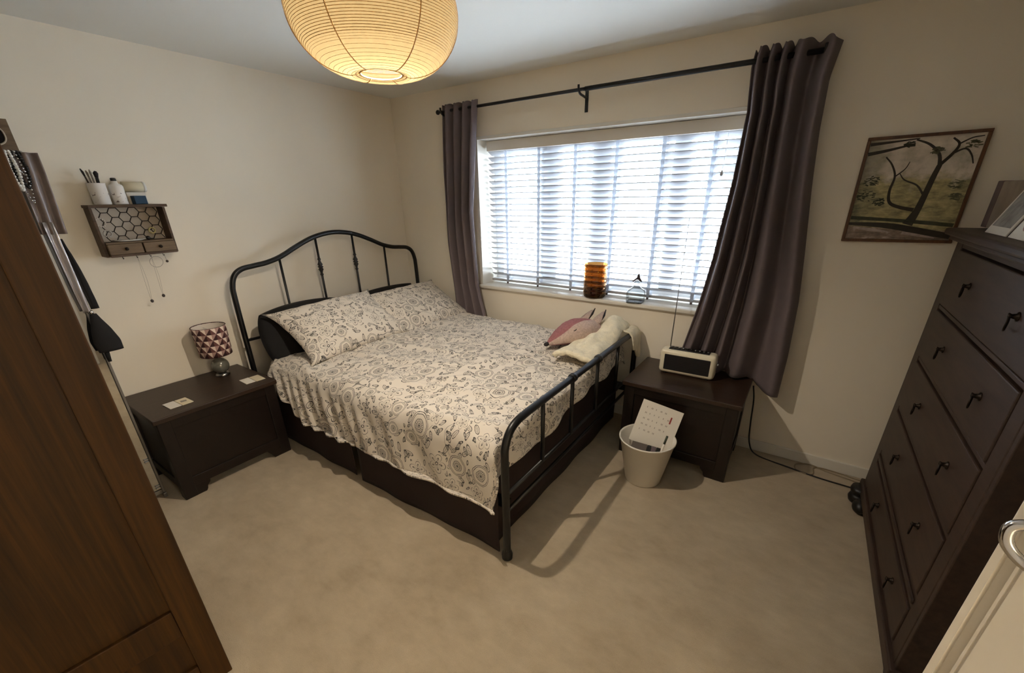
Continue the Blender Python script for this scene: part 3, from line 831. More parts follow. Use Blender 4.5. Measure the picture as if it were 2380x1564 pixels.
# ------------------------------------------------------------------ radio on the right-hand chest
rd = empty('radio', 'cream retro radio with a dark grille and raised aerial on the bedside chest', 'radio', (2.640, -0.205, CH2), (0, 0, 0.03))
rw_, rh_, rdp = 0.325, 0.160, 0.095
body = MB().box(-rw_/2, rw_/2, -rdp/2, rdp/2, 0.004, rh_, 0.026, 5).build('body', M_CREAM, rd, smooth=True)
gi = MB().box(-rw_/2+0.030, rw_/2-0.030, -rdp/2-0.0035, -rdp/2+0.004, 0.030, rh_-0.030, 0.003).build('grille', mat('grille_brown', c255(20, 14, 12), 0.8, bump=(500, 0.3, 0.002)), rd)
for k in range(9):
    z = 0.039+k*0.0105
    MB().box(-rw_/2+0.034, rw_/2-0.034, -rdp/2-0.0048, -rdp/2-0.003, z, z+0.003).build('grille_bar', mat('grille_bar', c255(15, 11, 10), 0.7), gi)
MB().box(-rw_/2+0.045, rw_/2-0.045, -0.030, 0.026, rh_-0.004, rh_+0.004, 0.003).build('control_panel', M_BLACKP, rd)
for k in range(10):
    x = -0.108+k*0.024
    bt2 = MB().lathe([(0, 0), (0.0075, 0), (0.0075, 0.005), (0.006, 0.007), (0, 0.007)], 14, (x, -0.008 if k not in (4, 5) else -0.002, rh_+0.004))
    bt2.build('button', M_STEEL if k not in (4, 5) else M_BLACKP, rd)
MB().lathe([(0, 0), (0.010, 0), (0.010, 0.010), (0.008, 0.013), (0, 0.013)], 18, mtx=Matrix.Translation((rw_/2-0.001, -0.008, rh_*0.62)) @ Matrix.Rotation(PI/2, 4, 'Y')).build('side_knob', M_CHROME, rd)
MB().lathe([(0, 0), (0.010, 0), (0.010, 0.008), (0, 0.008)], 18, mtx=Matrix.Translation((-rw_/2+0.001, 0.0, rh_*0.66)) @ Matrix.Rotation(-PI/2, 4, 'Y')).build('strap_stud', M_CREAM, rd)
for sx in (-1, 1):
    for sy in (-1, 1):
        MB().lathe([(0, 0), (0.010, 0), (0.010, 0.012), (0, 0.012)], 12, (sx*(rw_/2-0.04), sy*0.028, 0.0)).build('rubber_foot', M_BLACKP, rd)
an = MB().tube([(-0.122, 0.036, rh_-0.02), (-0.121, 0.040, 0.5), (-0.119, 0.045, 0.92)], [0.0035, 0.0022, 0.0012], 8).build('aerial', M_STEEL, rd)
MB().sphere((-0.119, 0.045, 0.923), 0.003, 8).build('aerial_tip', M_STEEL, an)

# ------------------------------------------------------------------ waste bin and what is in it
BIN = (2.578, -0.690, 0)
bn = MB().lathe([(0, 0.0), (0.096, 0.0), (0.100, 0.004), (0.150, 0.268), (0.156, 0.272), (0.157, 0.279), (0.152, 0.281), (0.146, 0.274), (0.097, 0.008), (0, 0.007)], 56).build('bin_body', M_WHITEP)
wbn = empty('waste_bin', 'white tapered plastic waste bin standing on the carpet by the bedside chest', 'bin', BIN); bn.parent = wbn
MB().box(-0.012, 0.012, -0.004, 0.010, 0, 0.03, 0.004, mtx=Matrix.Translation((-0.096, 0.112, 0.268))).build('handle_lug', M_WHITEP, wbn)
cal = empty('calendar_sheet', 'white printed calendar card sticking up out of the waste bin', 'calendar', (2.585, -0.640, 0.245), (math.radians(-20), math.radians(11), math.radians(6)))
MB().box(-0.115, 0.115, -0.0015, 0.0015, -0.05, 0.205, 0.0005).build('card', M_PAPER, cal)
pr = MB(); random.seed(4)
for r_ in range(5):
    for c_ in range(6):
        if (r_, c_) in ((0, 5), (4, 4), (4, 5)): continue
        x = -0.082+c_*0.026; z = 0.168-r_*0.034
        for q in range(random.choice((1, 2, 2))):
            pr.box(x+q*0.006, x+q*0.006+0.003, -0.0022, -0.0014, z-0.0045, z+0.0045)
pr.build('printed_figures', M_INK, cal)
MB().box(0.060, 0.068, -0.0024, -0.0014, 0.118, 0.158).build('red_stripe', M_RED, cal)
bx = empty('carton', 'grey and black striped carton lying inside the waste bin', 'box', (2.590, -0.735, 0.205), (math.radians(14), math.radians(4), math.radians(8)))
MB().box(-0.085, 0.000, -0.035, 0.045, -0.02, 0.02, 0.002).build('grey_end', mat('grey_card', c255(92, 82, 74), 0.7), bx)
MB().box(0.001, 0.022, -0.035, 0.045, -0.02, 0.02, 0.002).build('dark_band', M_BLACKP, bx)
MB().box(0.023, 0.048, -0.035, 0.045, -0.02, 0.02, 0.002).build('mauve_band', mat('mauve_card', c255(98, 84, 86), 0.7), bx)
MB().box(0.049, 0.072, -0.035, 0.045, -0.02, 0.02, 0.002).build('black_end', M_BLACKP, bx)
pn_o = empty('white_pen', 'thin white and green pen standing among the papers in the bin', 'pen', (2.655, -0.720, 0.16), (math.radians(-10), math.radians(10), 0))
MB().tube([(0, 0, 0), (0, 0, 0.115)], 0.006, 10).build('barrel', M_WHITEP, pn_o)
MB().tube([(0, 0, 0.1152), (0, 0, 0.165)], 0.0062, 10).build('cap', mat('dark_green_plastic', c255(58, 66, 52), 0.5), pn_o)

# ------------------------------------------------------------------ window sill objects
vz = empty('amber_vase', 'ribbed amber glass cylinder vase on the window sill', 'vase', (1.897, 0.018, WZ0))
vp = [(0.0, 0.004), (0.072, 0.004), (0.078, 0.010), (0.080, 0.03)]
for k in range(1, 40):
    z = 0.03+0.205*k/39; vp.append((0.080+0.0022*math.sin(k*1.25)+0.002*(k/39), z))
vp += [(0.0775, 0.236)]+[(r-0.005, z) for r, z in vp[:2:-1]]+[(0.072, 0.020), (0.0, 0.018)]
MB().lathe(vp, 56).build('glass_wall', M_AMBER, vz)
MB().lathe([(0, 0.0), (0.066, 0.0), (0.074, 0.006), (0.0755, 0.055), (0.070, 0.060), (0, 0.050)], 48).build('thick_base', M_AMBERD, vz)
bo = empty('glass_decanter', 'clear square glass bottle with dark forked stopper beside the amber vase', 'bottle', (2.203, 0.008, WZ0), (0, 0, 0.12))
sh = []
def sq(u, v):
    tab = [(0, 0.056), (0.08, 0.060), (0.46, 0.061), (0.60, 0.055), (0.72, 0.030), (0.80, 0.020), (0.92, 0.019), (1.0, 0.024)]
    r = interp(tab, v); a = 2*PI*u
    k = interp([(0, 0.30), (0.5, 0.30), (0.75, 0.0), (1, 0.0)], v)
    c, s_ = math.cos(a), math.sin(a); mx_ = max(abs(c), abs(s_))
    q = (1-k*2)+k*2*min(1/mx_, 1.22)*1.0
    return (r*c*q, r*s_*q, 0.001+0.135*v)
MB().grid(sq, 48, 26, closed_u=True).build('bottle_body', M_CLEAR, bo)
def sqb(u, v):
    x, y, _ = sq(u, 0.03); return (x*(1-v), y*(1-v), 0.003)
MB().box(-0.052, 0.052, -0.052, 0.052, 0.0008, 0.010, 0.004).build('heavy_base', M_SMOKE, bo)
st = MB().prism([(-0.034, 0), (-0.026, 0.004), (-0.010, 0.020), (-0.004, 0.022), (0.004, 0.050), (0.012, 0.052), (0.018, 0.022), (0.034, 0.0), (0.030, -0.006), (0.012, 0.006), (0.0, 0.010), (-0.014, 0.004), (-0.028, -0.008)], 0.014,
    Matrix(((1, 0, 0, 0), (0, 0, 1, -0.007), (0, 1, 0, 0.142), (0, 0, 0, 1))), 0.003)
st.build('stopper', mat('stopper_brown', c255(46, 34, 34), 0.4), bo, recalc=True)
MB().lathe([(0, 0.118), (0.014, 0.118), (0.016, 0.138), (0.010, 0.146), (0, 0.150)], 20).build('stopper_plug', M_CLEAR, bo)

# ------------------------------------------------------------------ blanket and fox cushion on the bed
def blanket_fn(u, v):
    # u across (towards footboard), v along y
    x = lerp(1.99, 2.215, u); y = lerp(-0.70, -0.085, v)
    x += 0.05*(1-u)*(v-0.5)+0.012*nz(u*3, v*6, 2)
    z = 0.652+0.055*math.sin(PI*min(1, u*1.02))**0.5*(0.55+0.75*smoothstep(0.0, 0.75, v))
    z += 0.075*smoothstep(0.35, 0.9, v)*smoothstep(0.1, 0.75, u)*(1-0.5*smoothstep(0.85, 1.0, v))
    z += 0.012*nz(u*5, v*8, 5)+0.016*math.sin(14*v+5*u)*math.sin(PI*u)*0.6
    return (x, y, z)
bkr = empty('folded_blanket', 'cream fleece blanket bundled on the bed against the footboard rail', 'blanket')
bk = MB().grid(blanket_fn, 30, 60).build('bundle', M_CREAMF, bkr)
solid(bk, 0.03, 0.0)
def flap_fn(u, v):
    # corner hanging outside the footboard rail at the window end
    y = lerp(-0.225, -0.075, u)+0.02*v
    pth = interp([(0, 2.17), (0.25, 2.225), (0.42, 2.262), (0.55, 2.288), (1, 2.296)], v)
    zz = interp([(0, 0.715), (0.25, 0.728), (0.42, 0.722), (0.55, 0.69), (1, lerp(0.60, 0.515, smoothstep(0.1, 0.8, u)))], v)
    return (pth+0.004*nz(u*5, v*6, 3), y, zz+0.004*nz(u*6, v*5, 8))
solid(MB().grid(flap_fn, 14, 24).build('hanging_corner', M_CREAMF, bkr), 0.010, 1.0)
#tag(bk, 'cream fleece blanket bundled on the bed against the footboard rail', 'blanket')

def fox_matrix():
    # local +x : tail to nose direction ; lies on duvet leaning on blanket
    nose = Vector((1.842, -0.585, 0.668)); back = Vector((2.015, -0.235, 0.735))
    ex = (nose-back).normalized(); ez = Vector((-0.30, -0.35, 0.88)); ez = (ez-ex*ez.dot(ex)).normalized(); ey = ez.cross(ex)
    mm = Matrix((ex, ey, ez)).transposed().to_4x4(); mm.translation = back; return mm
fx = empty('fox_cushion', 'pink knitted fox shaped cushion with black nose lying on the duvet', 'cushion')
fx.matrix_world = fox_matrix()
LF = 0.385
def fox_w(t):  # half width along the length, t=0 tail end, 1 nose
    return interp([(0, 0.085), (0.08, 0.110), (0.25, 0.132), (0.45, 0.128), (0.7, 0.088), (0.88, 0.044), (1.0, 0.010)], t)
def fox_h(t):
    return interp([(0, 0.030), (0.1, 0.062), (0.3, 0.088), (0.5, 0.086), (0.75, 0.058), (0.9, 0.032), (1.0, 0.008)], t)
def fox_fn(u, v):
    a = 2*PI*u; w, h = fox_w(v), fox_h(v)
    c, s_ = math.cos(a), math.sin(a)
    return (LF*v, w*c, h*(abs(s_)**0.85)*(1 if s_ >= 0 else -0.6)+0.002*nz(v*30, u*40, 1))
def knit(name, col):
    def fn(t, p):
        w = t.new('ShaderNodeTexWave'); t.set(w.inputs['Vector'], t.coord()); w.inputs['Scale'].default_value = 55.0; w.inputs['Distortion'].default_value = 4.0
        n = t.noise(t.coord(), 90.0, 3.0)
        t.set(p.inputs['Base Color'], t.ramp(n, [(0.3, tuple(c*0.72 for c in col[:3])+(1,)), (0.7, col)]))
        t.set(p.inputs['Normal'], t.bump(w.outputs['Fac'], 0.5, 0.004))
    return mat(name, col, 0.95, fn=fn)
M_FOXP = knit('pink_knit', c255(172, 112, 114)); M_FOXL = knit('pale_pink_knit', c255(206, 180, 166)); M_FOXD = mat('fox_dark', c255(30, 22, 24), 0.7)
fxb = MB().grid(fox_fn, 44, 36, closed_u=True)
bmesh.ops.holes_fill(fxb.bm, edges=[ed for ed in fxb.bm.edges if ed.is_boundary])
fxb.build('body', M_FOXP, fx, recalc=True)
# pale cheek panel lying over the near side of the face
def cheek_fn(u, v):
    t = lerp(0.05, 0.985, v); a = lerp(math.radians(62-26*smoothstep(0.4, 1.0, t)), math.radians(-20), u)
    w, h = fox_w(t)+0.0035, fox_h(t)+0.0035
    c, s_ = math.cos(a), math.sin(a)
    return (LF*t, w*c, h*(abs(s_)**0.85)*(1 if s_ >= 0 else -0.6))
MB().grid(cheek_fn, 12, 30).build('cheek', M_FOXL, fx)
MB().sphere((LF*1.005, 0, 0.002), 0.017, 10, (1.2, 1, 0.8)).build('nose', M_FOXD, fx)
MB().tube(smooth_path([(LF*0.60, fox_w(0.60)*0.80, fox_h(0.60)*0.62), (LF*0.565, fox_w(0.565)*0.84, fox_h(0.565)*0.63), (LF*0.53, fox_w(0.53)*0.80, fox_h(0.53)*0.66)], 5), 0.0035, 8).build('eye', M_FOXD, fx)
def ear(y0, lean):
    root_ = MB().prism([(0.0, -0.040), (0.022, 0.0), (0.0, 0.040), (-0.060, 0.028), (-0.118, 0.0), (-0.060, -0.030)], 0.026,
        Matrix.Translation((0.030, y0, 0.020)) @ Matrix.Rotation(lean, 4, 'Z') @ Matrix.Rotation(math.radians(26), 4, 'Y'), 0.007).build('ear', M_FOXL, fx, recalc=True, smooth=True)
    MB().tube([(0.030-0.03*math.cos(lean), y0+0.026-0.03*math.sin(lean), 0.045), (0.030-0.07*math.cos(lean)-0.015*math.sin(lean)*0, y0+0.020-0.06*math.sin(lean), 0.066), (0.030-0.112*math.cos(lean), y0-0.112*math.sin(lean), 0.090)], [0.007, 0.0075, 0.003], 8).build('ear_edge', M_FOXD, root_)
ear(0.060, 0.10); ear(-0.075, -0.10)

# ------------------------------------------------------------------ picture on the wall
pc = empty('framed_painting', 'brown framed painting of a bare branching tree beside the curtain', 'painting', (3.442, -0.010, 1.546), (math.radians(2.2), math.radians(-0.8), 0))
PW, PH = 0.205, 0.230
M_FRAME = wood_mat('picture_frame_wood', c255(62, 36, 18), c255(112, 70, 38), (40, 40, 6), 0.45)
fwid = 0.013
for nm, b in (('frame_top', (-PW, PW, -0.014, 0.006, PH-fwid, PH)), ('frame_bottom', (-PW, PW, -0.014, 0.006, -PH, -PH+fwid)),
              ('frame_side', (-PW, -PW+fwid, -0.014, 0.006, -PH+fwid, PH-fwid)), ('frame_side', (PW-fwid, PW, -0.014, 0.006, -PH+fwid, PH-fwid))):
    MB().box(*b, 0.002).build(nm, M_FRAME, pc)
def paint_fn(t, p):
    g = t.coord('Generated'); x, y, z = t.xyz(g)
    n1 = t.noise(t.scale(g, (3.0, 1.0, 4.0)), 1.4, 5.0, 0.6)
    n2 = t.noise(t.scale(g, (5.0, 1.0, 14.0)), 1.6, 5.0, 0.65)
    sky = t.ramp(n1, [(0.3, c255(156, 150, 130)), (0.5, c255(206, 192, 176)), (0.7, c255(230, 218, 200))])
    green = t.ramp(n2, [(0.3, c255(104, 102, 76)), (0.52, c255(172, 160, 114)), (0.72, c255(208, 192, 142))])
    water = t.ramp(n2, [(0.32, c255(96, 82, 70)), (0.55, c255(146, 126, 110)), (0.72, c255(210, 192, 182))])
    zz = t.m('ADD', z, t.m('MULTIPLY', t.m('SUBTRACT', n1, 0.5), 0.55))
    up = t.m('DIVIDE', t.m('SUBTRACT', zz, 0.56), 0.12, clamp=True)
    lowm = t.m('DIVIDE', t.m('SUBTRACT', 0.16, t.m('ADD', z, t.m('MULTIPLY', x, 0.05))), 0.03, clamp=True)
    left = t.m('DIVIDE', t.m('SUBTRACT', 0.24, x), 0.2, clamp=True)
    c = t.mix(up, green, sky)
    c = t.mix(t.m('MULTIPLY', left, 0.7), c, t.ramp(n2, [(0.3, c255(76, 80, 64)), (0.7, c255(140, 134, 100))]))
    t.set(p.inputs['Base Color'], t.mix(lowm, c, water))
    t.set(p.inputs['Normal'], t.bump(n2, 0.25, 0.002))
MB().box(-PW+0.010, PW-0.010, -0.004, 0.001, -PH+0.010, PH-0.010).build('canvas', mat('painted_canvas', c255(130, 116, 84), 0.55, fn=paint_fn), pc)
M_BRUSH = mat('dark_brush', c255(44, 36, 26), 0.55, var=0.25, vscale=40); M_BRUSH2 = mat('mid_brush', c255(84, 74, 50), 0.55, var=0.3, vscale=60); M_BRUSHL = mat('pale_brush', c255(178, 160, 150), 0.55, var=0.2, vscale=60); M_BRUSHG = mat('green_brush', c255(58, 60, 42), 0.6, var=0.35, vscale=50)
def stroke(name, pts, rads, m_, par=pc):
    pp = smooth_path([(x, -0.0045, z) for x, z in pts], 5)
    nn = len(pp); rr_ = [interp([(i/(len(rads)-1), r) for i, r in enumerate(rads)], k/(nn-1)) for k in range(nn)]
    mb = MB(); L_, R_ = [], []
    for i, p_ in enumerate(pp):
        a = (pp[min(i+1, nn-1)]-pp[max(i-1, 0)]).normalized(); nrm = Vector((-a.z, 0, a.x))
        L_.append(p_+nrm*rr_[i]); R_.append(p_-nrm*rr_[i])
    for i in range(nn-1):
        mb.quad(L_[i], R_[i], R_[i+1], L_[i+1])
    bmesh.ops.remove_doubles(mb.bm, verts=mb.bm.verts, dist=1e-6)
    o = mb.build(name, m_, par, recalc=True); solid(o, 0.0014, 0.0); return o
trk = stroke('painted_trunk', [(0.030, -0.150), (0.048, -0.09), (0.058, -0.02), (0.066, 0.05), (0.074, 0.10)], [0.020, 0.013, 0.011, 0.010, 0.009], M_BRUSH)
for pts, rr_ in (([(0.074, 0.10), (0.060, 0.145), (0.02, 0.185), (-0.03, 0.208)], [0.007, 0.005, 0.003]),
                 ([(0.074, 0.10), (0.105, 0.145), (0.115, 0.18), (0.09, 0.205)], [0.007, 0.005, 0.003]),
                 ([(0.105, 0.145), (0.14, 0.16), (0.165, 0.135), (0.18, 0.10)], [0.004, 0.003, 0.002]),
                 ([(0.035, -0.085), (-0.02, -0.072), (-0.06, -0.05), (-0.072, 0.0), (-0.068, 0.06), (-0.09, 0.11), (-0.12, 0.145)], [0.008, 0.006, 0.004, 0.0025]),
                 ([(0.055, -0.025), (0.02, 0.02), (-0.03, 0.045), (-0.055, 0.075)], [0.004, 0.003, 0.0015]),
                 ([(-0.068, 0.06), (-0.04, 0.09), (-0.03, 0.12)], [0.003, 0.0015]),
                 ([(0.115, 0.18), (0.15, 0.20), (0.185, 0.205)], [0.003, 0.002])):
    stroke('painted_branch', pts, rr_, M_BRUSH, trk if False else pc)
for pts, rr_ in (([(-0.19, 0.160), (-0.12, 0.172), (-0.03, 0.192)], [0.008, 0.006, 0.003]), ([(-0.19, 0.200), (-0.10, 0.206), (-0.02, 0.212)], [0.007, 0.004, 0.002])):
    stroke('painted_bough', pts, rr_, M_BRUSH)
stroke('painted_bank', [(-0.192, -0.146), (-0.10, -0.150), (-0.02, -0.158), (0.08, -0.178), (0.192, -0.200)], [0.006, 0.010, 0.013, 0.014, 0.012], M_BRUSH)
stroke('painted_bank', [(-0.19, -0.118), (-0.05, -0.128), (0.08, -0.14), (0.19, -0.152)], [0.008, 0.007, 0.008, 0.008], M_BRUSHG)
stroke('painted_water', [(-0.17, -0.163), (-0.10, -0.174), (-0.035, -0.182)], [0.005, 0.007, 0.003], M_BRUSHL)
stroke('painted_water', [(0.02, -0.186), (0.08, -0.197), (0.14, -0.208)], [0.006, 0.006, 0.002], M_BRUSHL)
random.seed(21)
M_BRUSHG2 = mat('sage_brush', c255(104, 102, 76), 0.6, var=0.35, vscale=50)
for x, z, r in ((-0.150, 0.045, 0.030), (-0.155, -0.02, 0.036), (-0.10, -0.05, 0.022), (0.15, 0.02, 0.026), (0.165, -0.03, 0.022), (0.16, 0.175, 0.024), (0.05, 0.160, 0.020), (-0.05, 0.19, 0.016)):
    mb = MB()
    for k in range(26):
        a, q = random.uniform(0, 2*PI), random.random()**0.5*r
        cx_, cz_ = x+q*math.cos(a), z+q*0.7*math.sin(a); t_ = random.uniform(-0.5, 0.5); l_ = random.uniform(0.004, 0.009); w_ = random.uniform(0.0012, 0.0028)
        if abs(cx_) > PW-0.018 or abs(cz_) > PH-0.018: continue
        mb.box(-l_, l_, -0.0052, -0.0040, -w_, w_, mtx=Matrix.Translation((cx_, 0, cz_)) @ Matrix.Rotation(t_, 4, 'Y'))
    mb.build('painted_foliage', M_BRUSHG if x < 0 else M_BRUSHG2, pc)

# ------------------------------------------------------------------ tall dresser
DX0, DX1, DY0, DY1, DH = 3.622, 4.07, -1.400, -0.232, 1.352
dr = empty('chest_of_drawers', 'tall dark wooden chest of drawers with ring handles beside the painting', 'dresser', (DX0, (DY0+DY1)/2, 0))
dc = (DY0+DY1)/2
def dbox(name, x0, x1, y0, y1, z0, z1, bev, m_, par=None):
    return MB().box(x0-DX0, x1-DX0, y0-dc, y1-dc, z0, z1, bev).build(name, m_, par or dr)
dbox('side_panel', DX0+0.001, DX1, DY1-0.022, DY1, 0.10, DH, 0.003, M_CHEST)
dbox('side_panel', DX0+0.001, DX1, DY0, DY0+0.022, 0.10, DH, 0.003, M_CHEST)
dbox('back_panel', DX1-0.012, DX1-0.002, DY0+0.022, DY1-0.022, 0.10, DH, 0.0, M_CHEST)
for y in (DY1-0.092, DY0+0.022):
    dbox('front_stile', DX0, DX0+0.03, y, y+0.070, 0.10, DH, 0.003, M_CHEST)
dbox('top_board', DX0-0.044, DX1, DY0-0.04, DY1+0.040, DH+0.018, DH+0.046, 0.008, M_CHEST)
dbox('top_moulding', DX0-0.024, DX1-0.005, DY0-0.022, DY1+0.022, DH-0.002, DH+0.018, 0.006, M_CHEST)
dbox('plinth', DX0-0.014, DX1-0.01, DY0-0.012, DY1+0.012, 0.075, 0.125, 0.006, M_CHEST)
rows = [(1.098, 1.325), (0.862, 1.078), (0.612, 0.842), (0.366, 0.592), (0.140, 0.300)]
rails = [(1.327, DH-0.002), (1.080, 1.096), (0.844, 0.860), (0.594, 0.610), (0.302, 0.364), (0.120, 0.138)]
for z0, z1 in rails:
    dbox('cross_rail', DX0+0.002, DX0+0.03, DY0+0.090, DY1-0.090, z0, z1, 0.003, M_CHEST)
dbox('rail_bead', DX0-0.006, DX0+0.004, DY0+0.090, DY1-0.090, 0.325, 0.342, 0.004, M_CHEST)
y0d, y1d = DY0+0.096, DY1-0.096
for z0, z1 in rows:
    d_ = dbox('drawer', DX0-0.004, DX0+0.36, y0d, y1d, z0+0.004, z1-0.004, 0.004, M_CHEST)
    zc = (z0+z1)/2
    for y in (-0.628, -1.112 if False else -1.110):
        hp = MB().lathe([(0, 0), (0.013, 0), (0.013, 0.003), (0.008, 0.005), (0.006, 0.014), (0.009, 0.02), (0, 0.022)], 16,
                        mtx=Matrix.Translation((-0.0035, y-dc, zc+0.012)) @ Matrix.Rotation(-PI/2, 4, 'Y'))
        a0 = [(-0.020-0.006*math.sin(a), y-dc+0.017*math.sin(a*1.0+PI)*1.0, zc+0.012-0.020+0.020*math.cos(a)) for a in [2*PI*k/20 for k in range(20)]]
        hp.tube(a0, 0.0028, 6, closed=True)
        hp.build('ring_handle', M_BRASS, d_)
for sx, x in ((0, None), (1, DX1-0.05)):
    for sy, y in ((-1, DY1-0.046), (1, DY0+0.056)):
        if sx == 0: x = DX0-0.004 if sy < 0 else DX0+0.050
        f_ = MB().lathe([(0, 0), (0.030, 0), (0.044, 0.012), (0.050, 0.034), (0.044, 0.054), (0.036, 0.060), (0.046, 0.068), (0.050, 0.082), (0.046, 0.098), (0, 0.10)], 24, (x-DX0, y-dc, 0))
        if sx == 0 and sy < 0: f_.sphere((x-DX0-0.004, y-dc+sy*0.090, 0.036), 0.036, 10, (0.9, 1.3, 1.0))
        f_.build('bun_foot', M_BLACKP, dr)
DT = DH+0.046
# things on the dresser
bxo = empty('brown_box', 'long purplish brown box standing on the dresser top', 'box', (3.705, -0.50, DT))
MB().box(0, 0.17, -0.42, 0.345, 0, 0.176, 0.003).build('box_body', mat('grey_brown_card', c255(158, 144, 128), 0.7, var=0.2, vscale=10), bxo)
MB().box(-0.0012, 0.1712, 0.345, 0.412, 0, 0.178, 0.002).build('purple_end', mat('mauve_brown_card', c255(112, 92, 92), 0.7, var=0.25, vscale=14), bxo)
cd = empty('photo_print', 'white bordered grey photo print propped against the long box', 'photo', (3.637, -0.582, DT+0.001), (0, math.radians(21), 0.01))
MB().box(-0.002, 0.002, -0.106, 0.106, 0.0, 0.165, 0.0006).build('print_card', M_PAPER, cd)
MB().box(-0.0032, -0.0018, -0.088, 0.088, 0.026, 0.150).build('print_image', mat('grey_photo', c255(150, 146, 140), 0.6, var=0.35, vscale=26), cd)
c2 = empty('pink_card', 'second card with pink rounded picture leaning beside the photo print', 'card', (3.637, -0.800, DT+0.001), (0, math.radians(21), -0.02))
MB().box(-0.002, 0.002, -0.090, 0.090, 0.0, 0.16, 0.0006).build('card_sheet', M_PAPER, c2)
MB().lathe([(0, 0), (0.055, 0), (0.055, 0.0015), (0, 0.0015)], 28, mtx=Matrix.Translation((-0.002, 0, 0.08)) @ Matrix.Rotation(-PI/2, 4, 'Y')).build('pink_motif', mat('pink_print', c255(196, 140, 132), 0.6), c2)

# ------------------------------------------------------------------ cables by the skirting
bc_ = MB().tube(smooth_path([(3.010, -0.060, 0.46), (3.028, -0.045, 0.36), (3.040, -0.040, 0.20), (3.060, -0.045, 0.06), (3.115, -0.075, 0.006), (3.286, -0.115, 0.005), (3.44, -0.142, 0.005), (3.59, -0.150, 0.005), (3.70, -0.16, 0.005)], 8), 0.0042, 8).build('black_cable', M_RUBBER)
tag(bc_, 'black mains cable running from the bedside chest along the carpet to the dresser', 'cable')
wc = MB().tube(smooth_path([(3.70, -0.05, 0.006), (3.62, -0.040, 0.005), (3.55, -0.025, 0.005), (3.455, -0.022, 0.006), (3.415, -0.05, 0.006), (3.415, -0.115, 0.005), (3.38, -0.135, 0.005), (3.33, -0.115, 0.005), (3.325, -0.06, 0.005), (3.36, -0.028, 0.005), (3.41, -0.028, 0.013), (3.48, -0.045, 0.006), (3.56, -0.06, 0.005), (3.70, -0.085, 0.005)], 8), 0.003, 8).build('grey_cable', mat('cable_grey', c255(150, 134, 108), 0.6))
tag(wc, 'thin grey cable looped on the carpet against the skirting board', 'cable')

# ------------------------------------------------------------------ wall shelf with hexagon wire front
SY0, SY1 = -2.123, -1.806
sc_ = (SY0+SY1)/2; SHZ = 1.28
sf = empty('wall_shelf', 'small rustic wooden wall shelf with hexagon wire panel and two drawers', 'shelf', (0, sc_, SHZ))
hwy = (SY1-SY0)/2
MB().box(0.0005, 0.118, -hwy-0.004, hwy+0.006, 0.240, 0.254, 0.002).build('top_shelf', M_SHELFW, sf)
for sy in (-1, 1):
    MB().box(0.0005, 0.092, sy*hwy-(0.012 if sy > 0 else 0), sy*hwy+(0.012 if sy < 0 else 0), 0.0, 0.239, 0.002).build('side_board', M_SHELFW, sf)
MB().box(0.0005, 0.118, -hwy+0.0125, hwy-0.0125, 0.0, 0.012, 0.002).build('bottom_board', M_SHELFW, sf)
MB().box(0.001, 0.105, -hwy+0.0125, hwy-0.0125, 0.064, 0.072, 0.001).build('drawer_lid', M_SHELFL, sf)
for sy in (-1, 1):
    y0_, y1_ = (-hwy+0.013, -0.003) if sy < 0 else (0.003, hwy-0.013)
    d_ = MB().box(0.02, 0.116, y0_, y1_, 0.0125, 0.063, 0.002).build('drawer', M_SHELFL, sf)
    MB().sphere((0.122, (y0_+y1_)/2, 0.038), 0.0085, 8).build('knob', M_BRASS, d_)
hx_ = MB(); R_h = 0.0265
for r_ in range(-1, 5):
    for c_ in range(-1, 9):
        cy_ = -hwy+0.02+c_*R_h*1.5; cz_ = 0.078+r_*R_h*1.732+(R_h*0.866 if c_ % 2 else 0)
        for k in range(3):
            a, b = PI/3*k, PI/3*(k+1)
            p = (cy_+R_h*math.cos(a), cz_+R_h*math.sin(a)); q = (cy_+R_h*math.cos(b), cz_+R_h*math.sin(b))
            if all(-hwy+0.010 < v[0] < hwy-0.010 and 0.074 < v[1] < 0.240 for v in (p, q)):
                hx_.tube([(0.060, *p), (0.060, *q)], 0.0022, 6)
o = hx_.build('wire_panel', M_BRASS, sf)
MB().box(0.0005, 0.003, -hwy+0.0125, hwy-0.0125, 0.0725, 0.2395).build('back_sheet', mat('back_sheet', c255(196, 184, 168), 0.7), sf)
for k, y in enumerate((-0.09, -0.03, 0.03, 0.09)):
    MB().tube(smooth_path([(0.06, y, 0.0), (0.06, y, -0.010), (0.068, y, -0.016), (0.076, y, -0.010)], 4), 0.0014, 6).build('hook', M_BRASS, sf)
# jewellery on and below the shelf
M_CHAIN = mat('silver_chain', c255(168, 154, 138), 0.4, metal=0.3); M_PEND = mat('dark_pendant', c255(62, 50, 44), 0.5)
def necklace(label, y, drop_, w, pend):
    o = empty('necklace', label, 'necklace', (0.070, sc_+y, SHZ-0.014), group='necklaces under the shelf')
    MB().tube(smooth_path([(0, 0, 0), (0.0, -w, -drop_*0.5), (-0.02, -w*0.4, -drop_*0.95), (-0.02, w*0.4, -drop_*0.95), (0.0, w, -drop_*0.5), (0, 0, 0)], 8), 0.0006, 5).build('chain', M_CHAIN, o)
    if pend: MB().sphere((-0.02, 0, -drop_-0.008), 0.008, 8, (0.6, 1, 1.2)).build('pendant', M_PEND, o)
necklace('long fine necklace with dark round pendant, lowest under the wall shelf', -0.030, 0.235, 0.006, True)
necklace('long fine necklace with tiny pendant, right of the lowest one under the shelf', 0.030, 0.215, 0.005, True)
o = empty('bangle', 'thin wire bangle hanging just under the wall shelf drawers', 'bangle', (0.072, sc_+0.045, SHZ-0.046), (0, 0.1, 0.15))
